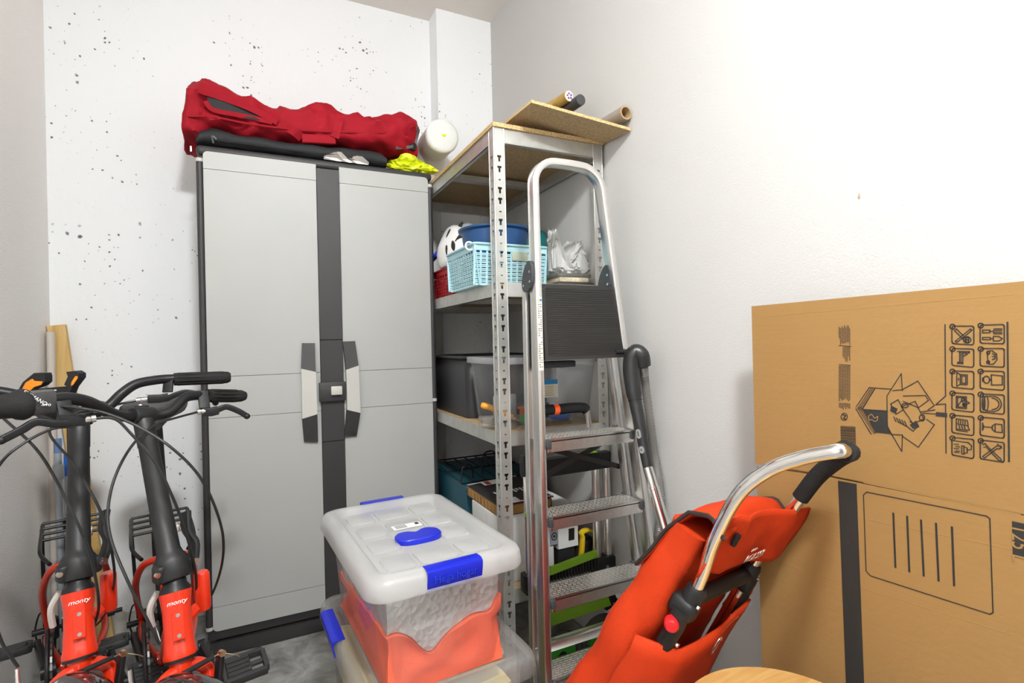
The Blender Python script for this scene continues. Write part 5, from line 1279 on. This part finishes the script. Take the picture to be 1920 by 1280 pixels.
def make_bike(label, HBp, fwd, lean, clamp, steer_fwd, bar, grips, group):
    fwd = V((fwd[0], fwd[1], 0)).normalized(); left = Z_.cross(fwd)
    base = V((HBp.x, HBp.y, 0))+left*math.sin(lean)*.515
    Mb = Matrix(((fwd.x, left.x, 0, base.x), (fwd.y, left.y, 0, base.y), (0, 0, 1, 0), (0, 0, 0, 1))) @ Matrix.Rotation(lean, 4, 'X')
    def W(x, y, z): return Mb @ V((x, y, z))
    HL = .118
    sa = math.sin(math.radians(20)); ca = math.cos(math.radians(20))
    t = thing('folding_bicycle', label, 'bicycle', M=Mb, group=group)
    HB, HT = W(0, 0, .512), W(-HL*sa, 0, .512+HL*ca); axd = (HT-HB).normalized()
    RA, FA, BB_ = W(-.84, 0, .25), W(.13, 0, .25), W(-.48, 0, .285)
    Lw = (W(0, 1, .3)-W(0, 0, .3)).normalized()
    sf = V((steer_fwd[0], steer_fwd[1], 0)).normalized(); sl_ = Z_.cross(sf)
    # frame
    b = B(); b.tube(crs([HB.lerp(HT, .5), W(-.12, 0, .50), W(-.30, 0, .40), W(-.42, 0, .33), BB_], 6), .028, 16, radii=[.012, .016, .02, .024, .026, .027]+[.028]*19); b.lathe(BB_-Lw*.035, Lw, [(0, .023), (.07, .023)], 18)
    st_top = W(-.56, 0, .60); b.tube([BB_, st_top], .0185, 14); fr_ = obj('frame', b, m_red, t, 50)
    b = B(); b.lathe(HB, axd, [(0, .0275), (.006, .0285), (.014, .0265), (.045, .0240), (.085, .0240), (.106, .0265), (HL, .0280)], 28); ht = obj('head_tube', b, m_red, t, 50)
    front = fwd; ctr = HB+axd*.058+ (front-axd*front.dot(axd)).normalized()*.0265; F = frame(ctr, Lw, axd)
    b = B(); b.box((0, 0, 0), (.020, .052, .018), None, .0015, 1); b.xf(F); mp = obj('carrier_mount', b, m_red, ht, 30)
    for dy in (-.018, .018):
        b = B(); b.cyl((0, dy, .0085), (0, dy, .0096), .0035, None, 12); b.xf(F); obj('threaded_hole', b, m_steel, mp)
    F2 = frame(HB+axd*.099+(front-axd*front.dot(axd)).normalized()*.0262, Lw, axd); text('brand_text', 'monty', .0115, F2, m_white, ht, .0004, .3, sx=1.1)
    # stays
    for s in (-1, 1):
        b = B(); b.tube(crs([W(-.47, s*.03, .29), W(-.58, s*.05, .28), W(-.72, s*.066, .262), W(-.84, s*.066, .25)], 5), .0095, 10); b.tube(crs([W(-.545, s*.018, .53), W(-.60, s*.055, .50), W(-.72, s*.075, .40), W(-.84, s*.066, .25)], 6), .009, 10); obj('stay', b, m_red, fr_)
    b = B(); b.lathe(st_top-(st_top-BB_).normalized()*.03, st_top-BB_, [(0, .0215), (.035, .0215)], 18); b.box(st_top+Lw*.026, (.03, .022, .022), Mb.to_3x3(), .004); obj('seat_clamp', b, m_steel, fr_)
    # seat post and saddle
    sp = W(-.655, 0, .90); b = B(); b.tube([st_top-(st_top-BB_).normalized()*.05, sp], .0145, 14); obj('seat_post', b, m_black, t)
    secs = []
    for (x, w_, zt) in ((-.80, .03, .895), (-.79, .07, .905), (-.76, .088, .91), (-.70, .078, .905), (-.64, .042, .90), (-.58, .026, .90), (-.535, .02, .897), (-.525, .010, .892)):
        secs.append((x, -w_, w_, zt-.008, zt+.042))
    b = B(); b.rings(blob(secs, 20, 2.6)); b.xf(Mb); obj('saddle', b, mat('black_vinyl', (.02, .02, .02), .5), t, 60)
    b = B(); b.tube([W(-.79, .02, .899), W(-.70, .022, .889), W(-.58, .012, .899)], .0035, 8); b.tube([W(-.79, -.02, .899), W(-.70, -.022, .889), W(-.58, -.012, .899)], .0035, 8); b.box(W(-.665, 0, .895), (.035, .05, .02), Mb.to_3x3(), .003); obj('saddle_rails', b, m_blackmetal, t)
    # rear wheel, fender, rack
    wheel(t, 'rear_wheel', RA, Lw); o = obj('rear_fender', fender(RA, Lw, fwd, .275, 20, 175), m_black, t, 60); md = o.modifiers.new('t', 'SOLIDIFY'); md.thickness = .002
    b = B(); zr = .54
    for s in (-1, 1):
        b.tube(crs([W(-.60, s*.055, .52), W(-.66, s*.074, zr-.01), W(-.72, s*.078, zr), W(-.95, s*.078, zr+.006)], 5), .0052, 8)
        b.tube([W(-.84, s*.075, .262), W(-.90, s*.08, zr+.005)], .0048, 8); b.tube([W(-.86, s*.075, .262), W(-.94, s*.08, zr+.006)], .0045, 8)
    for x in (-.77, -.83, -.89, -.95): b.tube([W(x, -.078, zr+.002+(-.72-x)*.03), W(x, .078, zr+.002+(-.72-x)*.03)], .0045, 8)
    rk = obj('rear_rack', b, m_blackmetal, t)
    b = B(); b.box(W(-.965, .0, zr-.01), (.016, .06, .04), Mb.to_3x3(), .004); obj('rear_reflector', b, m_black, rk)
    # drivetrain (bike right = -Lw)
    cy = -.052; cc = W(-.48, cy, .285)
    b = B(); b.lathe(cc-Lw*.002, Lw, [(0, .090), (.004, .090)], 44); b.lathe(cc-Lw*.012, Lw, [(0, .026), (.02, .026)], 20); cr_ = obj('chainring', b, m_blackmetal, t)
    b = B(); b.tube([cc-Lw*.008+(Mb.to_3x3() @ V((math.cos(a)*.10, 0, math.sin(a)*.10))) for a in [2*math.pi*k/40 for k in range(40)]], .004, 8, True); obj('chain_guard', b, m_black, cr_)
    b = B(); npt = []
    for k in range(15): a = math.radians(-80+160*k/14); npt.append(W(-.48+.087*math.cos(a), cy, .285+.087*math.sin(a)))
    for k in range(15): a = math.radians(100+160*k/14); npt.append(W(-.84+.032*math.cos(a), cy, .25+.032*math.sin(a)))
    path = npt+[npt[0]]; rs_ = []
    acc = 0; 
    for i in range(len(path)-1):
        seg = path[i+1]-path[i]; n_s = max(1, int(seg.length/.0127))
        for j in range(n_s):
            p = path[i].lerp(path[i+1], (j+.5)/n_s); d = seg.normalized(); b.box(p, (seg.length/n_s*.8, .007 if j % 2 else .0045, .008), Matrix((d, Lw, d.cross(Lw))).transposed())
    obj('chain', b, mat('chain_steel', (.12, .115, .11), .35, .8), t, 0)
    b = B(); b.lathe(W(-.84, -.062, .25), Lw, [(0, .03), (.004, .034), (.012, .036), (.02, .03)], 22); obj('sprocket', b, m_blackmetal, t)
    b = B(); b.box(W(-.845, -.075, .19), (.02, .014, .09), Mb.to_3x3(), .005); b.cyl(W(-.83, -.082, .15), W(-.83, -.062, .15), .016); b.cyl(W(-.84, -.105, .25), W(-.84, -.06, .25), .009); b.tube(crs([W(-.86, -.09, .20), W(-.90, -.10, .23), W(-.90, -.09, .28), W(-.86, -.075, .30)], 4), .0025, 6); obj('derailleur', b, m_black, t)
    b = B(); b.cyl(W(-.84, .06, .25), W(-.84, .115, .25), .007); b.cyl(W(-.84, .075, .25), W(-.84, .095, .25), .012); obj('axle_nut', b, m_black, t)
    for s, dx, dz in ((-1, -.165, .01), (1, .165, -.01)):
        b = B(); p0 = W(-.48, s*.066, .285); p1 = W(-.48+dx, s*.085, .285+dz); b.tube([p0, p0.lerp(p1, .5), p1], 0, flat=(.013, .007, .003), up=Z_); b.lathe(p0-Lw*.008, Lw, [(0, .017), (.016, .017)], 16); ck = obj('crank', b, m_blackmetal, t)
        c = p1+Lw*s*.062
        b = B(); Rm = Mb.to_3x3() @ Matrix.Rotation(math.radians(12*s), 3, 'Y'); fx, fz = Rm @ V((1, 0, 0)), Rm @ V((0, 0, 1))
        b.tube([p1, c+Lw*s*.045], .0065, 10)
        def pb(x, y, z, sx, sy, sz, bev=.003): b.box(c+fx*x+Lw*(s*y)+fz*z, (sx, sy, sz), Rm, bev)
        pb(.036, .0, 0, .014, .095, .02); pb(-.036, 0, 0, .014, .095, .02); pb(0, .047, 0, .066, .012, .02); pb(0, -.047, 0, .075, .010, .02); pb(0, -.014, 0, .07, .055, .016); pb(0, .025, 0, .010, .045, .012)
        for k in range(4): pb(-.024+.016*k, -.014, .009, .006, .05, .004, .001)
        obj('pedal', b, mat('black_pedal_plastic', (.03, .03, .031), .55), t)
    # kickstand
    b = B(); b.tube([W(-.52, .05, .26), W(-.60, .16, .012)], .007, 8); obj('kickstand', b, m_blackmetal, t)
    # fork, front wheel
    FAx = HB-axd*.28+sf*.035; FAx.z = .25
    b = B(); b.lathe(HB-axd*.035, axd, [(0, .016), (.035, .02)], 16); 
    for s in (-1, 1): b.tube(crs([HB-axd*.018, HB-axd*.03+sl_*s*.035, HB-axd*.06+sl_*s*.05+sf*.002, HB-axd*.16+sl_*s*.052+sf*.008, FAx+sl_*s*.052], 5), .0125, 12)
    fk = obj('fork', b, m_red, t, 50)
    b = B(); b.lathe(HB-axd*.006, axd, [(0, .0265), (.006, .0275)], 24); obj('lower_headset', b, m_black, fk)
    b = B(); q = HB-axd*.035+sf*.022; b.cyl(q, q+sf*.008, .008, None, 6); obj('fork_bolt', b, m_steel, fk)
    wheel(t, 'front_wheel', FAx, sl_)
    ff = obj('front_fender', fender(FAx, sl_, sf, .272, 25, 150), mat('gloss_black_fender', (.012, .012, .012), .15, coat=.8), t, 60); md = ff.modifiers.new('t', 'SOLIDIFY'); md.thickness = .002
    # v-brake
    vb_ = None
    for s in (-1, 1):
        b = B(); p0 = HB-axd*.10+sl_*s*.046+sf*.022; p1 = HB-axd*.012+sl_*s*.056+sf*.035
        b.tube([p0, p1], 0, flat=(.008, .005, .002), up=sf); b.cyl(p0-sf*.01, p0+sf*.012, .007, None, 10); vb_ = obj('brake_arm', b, m_blackmetal, t)
    pl_, pr_ = HB-axd*.012+sl_*.056+sf*.036, HB-axd*.012-sl_*.056+sf*.036
    b = B(); b.tube([pr_.lerp(pl_, .12), pl_], .0011, 6); b.cyl(pl_-sf*.002, pl_+sf*.008, .0065, None, 10); b.cyl(pr_-sf*.002, pr_+sf*.008, .0055, None, 10); b.tube(crs([pl_, pl_-axd*.012+sl_*.022+sf*.006, pl_-axd*.022+sl_*.034+sf*.004], 4), .0009, 5); obj('brake_wire', b, mat('brass_steel', (.65, .55, .38), .3, 1.), vb_)
    b = B(); b.tube([pr_.lerp(pl_, .30), pr_.lerp(pl_, .86)], .005, 8, radii=None); obj('wire_boot', b, m_rubber, vb_)
    nd = crs([pr_.lerp(pl_, .1), pr_-sl_*.02-axd*.004, pr_-sl_*.042+axd*.016, pr_-sl_*.046+axd*.05], 5)
    b = B(); b.tube(nd, .0032, 8); obj('brake_noodle', b, m_steel, vb_)
    # headset and folding hinge
    b = B(); b.lathe(HT, axd, [(0, .0275), (.006, .0265), (.014, .021), (.03, .019)], 26); obj('headset', b, m_blackmetal, t, 50)
    h0_ = HT+axd*.022; top = clamp; pd = (top-h0_).normalized()
    b = B(); b.lathe(h0_, pd, [(0, .0265), (.004, .029), (.034, .031), (.042, .029), (.05, .0235), (.06, .0205), ((top-h0_).length-.07, .0178), ((top-h0_).length-.068, .0188), ((top-h0_).length-.02, .0188), ((top-h0_).length-.012, .018)], 30)
    for s in (-1, 1): b.box(h0_+pd*.022+sl_*s*.026+sf*.004, (.026, .02, .034), frame((0, 0, 0), sf, sl_).to_3x3(), .006)
    stm = obj('stem_post', b, mat('matte_black_alloy', (.011, .011, .012), .5), t, 45)
    for s, r_ in ((-1, .005), (1, .0075)):
        q = h0_+pd*.026+sl_*s*.036+sf*.014; b = B(); b.cyl(q, q+sf*.006, r_, None, 14); b.cyl(q+sf*.006, q+sf*.0065, r_*.5, None, 6); obj('hinge_bolt', b, m_steel, stm)
    lv = crs([h0_+pd*.02+sl_*.040-sf*.0, h0_+pd*.055+sl_*.052-sf*.004, h0_+pd*.085+sl_*.045-sf*.006, h0_+pd*.12+sl_*.050-sf*.008], 5)
    b = B(); b.tube(lv, 0, flat=(.013, .0055, .003), up=sf); obj('hinge_lever', b, m_black, stm)
    b = B(); q = h0_-pd*.01-sf*.02+Lw*.0; b.tube(crs([W(-.07, -.028, .62), W(-.075, -.042, .59), W(-.085, -.040, .55)], 4), .006, 8); obj('folding_catch', b, mat('pale_rubber', (.55, .52, .48), .6), fr_)
    b = B(); b.lathe(W(-.105, .05, .545), (W(0, 0, 1)-W(0, 0, 0)), [(0, .0135), (.004, .015), (.075, .015), (.08, .012)], 18); b.tube([W(-.105, .05, .56), W(-.10, .01, .53)], .012, 8); obj('frame_hinge', b, m_red, fr_)
    # clamp and handlebar
    bp = crs(bar, 6); ci = min(range(len(bp)), key=lambda i: (bp[i]-clamp).length); bdir = (bp[ci+1]-bp[ci-1]).normalized()
    b = B(); b.lathe(bp[ci]-bdir*.022, bdir, [(0, .017), (.003, .0185), (.041, .0185), (.044, .017)], 18); b.box(bp[ci]+pd*.012, (.03, .02, .016), frame((0, 0, 0), bdir, pd).to_3x3(), .004); ccl = obj('bar_clamp', b, m_black, t, 40)
    b = B(); b.cyl(bp[ci]+pd*.018, bp[ci]+pd*.024, .005, None, 10); obj('clamp_bolt', b, m_steel, ccl)
    b = B(); b.tube(bp, .0112, 16); hbar = obj('handlebar', b, m_blackmetal, t, 60)
    for pts_, rr_ in grips:
        b = B(); gp_ = crs(pts_, 4); b.tube(gp_, .0155, 16, radii=[rr_]*(len(gp_)-2)+[rr_*.96, rr_*.72])
        gg = obj('grip', b, m_rubber, hbar, 50)
        b = B(); d = (gp_[-1]-gp_[0]).normalized(); e1 = d.orthogonal().normalized(); e2 = d.cross(e1)
        for k in range(12):
            a = 2*math.pi*k/12; o_ = (e1*math.cos(a)+e2*math.sin(a))*rr_; b.tube([gp_[1]+o_, gp_[-3]+o_], .0011, 5)
        obj('grip_ridges', b, m_rubber, gg)
    return t, hbar, Mb
def lever(hbar, clampp, body, blade, barrel):
    b = B(); b.tube(body, 0, flat=(.010, .0065, .003), up=Z_); lb = obj('brake_lever', b, m_black, hbar, 40)
    b2 = B(); b2.tube(crs(blade, 5), .005, 10, flat=(.0065, .0045, .002), up=Z_); b2.ico(blade[-1], .0075, 2); o = obj('lever_blade', b2, m_blackmetal, hbar, 50)
    b2 = B(); b2.tube(clampp, 0, flat=(.011, .004, .002), up=Z_.cross((clampp[1]-clampp[0])).normalized()); obj('lever_clamp', b2, m_black, hbar, 40)
    b2 = B(); d = barrel[1]-barrel[0]; Lb = d.length; b2.lathe(barrel[0], d, [(0, .006), (Lb*.45, .006), (Lb*.5, .0045), (Lb*.6, .0065), (Lb, .0065)], 14); obj('cable_adjuster', b2, m_steel, hbar)
def cable(t, pts, r=.0026, k=8):
    b = B(); b.tube(crs(pts, k), r, 8); obj('cable', b, m_cable, t)

# left bicycle (A)
HBa = P(150, 1236, D=1.01); clA = P(149, 781, D=1.145)
barA = PP((-265, 738, .92), (-170, 735, .965), (-60, 733, 1.02), (0, 735, 1.05), (45, 746, 1.072), (85, 768, 1.095), (115, 780, 1.12), (149, 782, 1.145), (178, 775, 1.165), (205, 760, 1.19), (228, 738, 1.21), (255, 720, 1.235), (290, 712.5, 1.265), (330, 709.5, 1.295), (430, 707, 1.36))
tA, hA, MA = make_bike('red folding bicycle nearer the left wall with orange phone holder', HBa, (.25, -.968), 0.0, clA, (.55, -.835), barA,
    [(PP((326, 711, 1.293), (360, 709, 1.315), (400, 708, 1.338), (432, 707, 1.36)), .0155), (PP((-140, 734, .98), (-200, 736, .95), (-265, 738, .92)), .0155)], 'two red folding bicycles')
lever(hA, PP((317, 706, 1.285), (314, 735, 1.275)), PP((277, 748, 1.245), (300, 747, 1.26), (316, 744, 1.27)), PP((313, 747, 1.265), (332, 739, 1.275), (352, 735, 1.29), (380, 741, 1.305), (398, 748, 1.315), (404, 755, 1.32)), PP((277, 748, 1.245), (256, 750, 1.235)))
cable(tA, PP((258, 750, 1.235), (225, 757, 1.21), (190, 768, 1.16), (150, 772, 1.12), (120, 790, 1.09), (93, 812, 1.06), (140, 873, 1.04), (190, 962, 1.03), (212, 1048, 1.06), (212, 1105, 1.12), (192, 1158, 1.25), (172, 1178, 1.35)))
cable(tA, PP((-60, 742, 1.0), (-20, 760, 1.0), (11, 788, 1.0), (77, 853, 1.0), (137, 963, .99), (170, 1045, 1.0), (185, 1127, 1.02), (178, 1168, 1.06), (168, 1190, 1.12)))
cable(tA, PP((140, 800, 1.06), (98, 804, 1.03), (44, 831, .99), (0, 870, .96), (-40, 950, .94), (-30, 1090, .93), (0, 1195, .93), (20, 1230, .935), (34, 1250, .94)))
# phone holder
t = thing('phone_holder', 'black and orange phone holder clamped on the left bicycle handlebar', 'phone holder', P(100, 760, D=1.09))
m_orp = mat('signal_orange', (.95, .25, .01), .4)
def pxp(pts, d, th, name, mm, par):
    b = B(); b.prism([P(x, y, D=d) for x, y in pts], _f*th); return obj(name, b, mm, par, 30)
body = pxp([(62, 741), (66, 729), (110, 725), (128, 724), (130, 734), (124, 741), (80, 742)], 1.085, .02, 'cradle', m_black, t)
pxp([(68, 734), (105, 730), (105, 732), (70, 736)], 1.084, .001, 'cradle_print', m_white, body)
j1 = pxp([(34, 731), (43, 716), (60, 702), (64, 699), (82, 699), (84, 705), (84, 716), (76, 723), (62, 728), (50, 733)], 1.08, .018, 'left_jaw', m_black, t)
pxp([(40, 731), (48, 717), (60, 710), (64, 714), (80, 715), (77, 721), (64, 725), (56, 732)], 1.079, .002, 'orange_pad', m_orp, j1)
j2 = pxp([(120, 721), (127, 706), (124, 697), (140, 695), (148, 700), (148, 708), (135, 725), (128, 741), (124, 738), (128, 726)], 1.08, .018, 'right_jaw', m_black, t)
pxp([(133, 723), (134, 716), (141, 705), (145, 705), (145, 709), (137, 721)], 1.079, .002, 'orange_pad', m_orp, j2)
b = B(); b.cyl(P(100, 739, D=1.10), P(100, 768, D=1.104), .009); obj('mount_post', b, m_black, t)

# right bicycle (B)
HBb = P(338, 1236, D=1.0); clB = P(267, 778, D=1.115)
barB = PP((-28, 766, .845), (20, 762, .87), (60, 756, .90), (100, 749, .93), (130, 747, .955), (160, 752, .985), (190, 765, 1.02), (212, 776, 1.05), (240, 781, 1.085), (267, 779, 1.115), (295, 778, 1.145), (318, 772, 1.165), (334, 758, 1.185), (348, 745, 1.205), (368, 741, 1.23), (400, 741, 1.27), (459, 742, 1.34))
tB, hB, MBk = make_bike('red folding bicycle next to the grey cabinet with bare handlebar', HBb, (.172, -.985), math.radians(2.0), clB, (.587, -.807), barB,
    [(PP((388, 741.5, 1.25), (420, 742, 1.295), (459, 742, 1.34)), .0155), (PP((14, 762, .868), (-10, 765, .855), (-60, 770, .83)), .017)], 'two red folding bicycles')
lever(hB, PP((380, 734, 1.24), (384, 765, 1.225)), PP((383, 772, 1.22), (396, 772, 1.225), (408, 769, 1.235)), PP((405, 770, 1.235), (418, 764, 1.245), (428, 763, 1.25), (448, 771, 1.26), (463, 780, 1.27)), PP((385, 770, 1.22), (370, 772, 1.21)))
lever(hB, PP((118, 752, .93), (124, 782, .925)), PP((158, 787, .95), (130, 789, .93), (108, 788, .915)), PP((125, 793, .915), (100, 794, .90), (68, 791, .885), (40, 806, .87), (2, 825, .85)), PP((160, 787, .95), (180, 784, .96)))
b = B(); q0, q1 = P(49, 757, D=.892), P(92, 752, D=.925); b.tube([q0, q1], 0, flat=(.021, .019, .008), up=Z_, radii=None); sh_ = obj('shifter', b, mat('shifter_plastic', (.045, .045, .046), .35), hB, 40)
b = B(); b.lathe(P(49, 757, D=.892), P(0, 763, D=.858)-P(49, 757, D=.892), [(0, .025), (.006, .027), (.014, .025), (.02, .021), (.045, .019), (.075, .018)], 24); tg = obj('twist_grip', b, m_rubber, hB, 50)
dS = (q1-q0).normalized(); bvs = bvh_of(sh_)
for (px_, py_, tx, sz, ang) in ((66, 746, 'SHIMANO', .0085, -30), (84, 758, 'Revo', .008, 0)):
    a_ = math.radians(ang); q = surf(bvs, px_, py_, .0025); dr = _r*math.cos(a_)+_u*math.sin(a_); nn = (CAMP-q).normalized(); F = frame(q, dr-nn*dr.dot(nn), nn.cross(dr)); text('shifter_text', tx, sz, F, m_white, sh_, .0003)
cable(tB, PP((372, 772, 1.21), (330, 783, 1.15), (290, 797, 1.10), (250, 832, 1.05), (218, 888, 1.0), (203, 950, .97), (208, 1010, .95), (240, 1090, .93), (278, 1165, .93), (300, 1208, .935)))
cable(tB, PP((100, 760, .92), (150, 765, .93), (200, 775, .95), (260, 800, .97), (320, 838, .98), (372, 890, 1.0), (405, 955, 1.03), (419, 1015, 1.07), (412, 1075, 1.12), (388, 1130, 1.2), (352, 1160, 1.3)))
cable(tB, PP((180, 784, .96), (215, 785, .98), (245, 812, .99), (290, 865, .99), (325, 935, 1.0), (352, 1010, 1.03), (368, 1085, 1.08), (362, 1140, 1.16), (345, 1168, 1.28)))
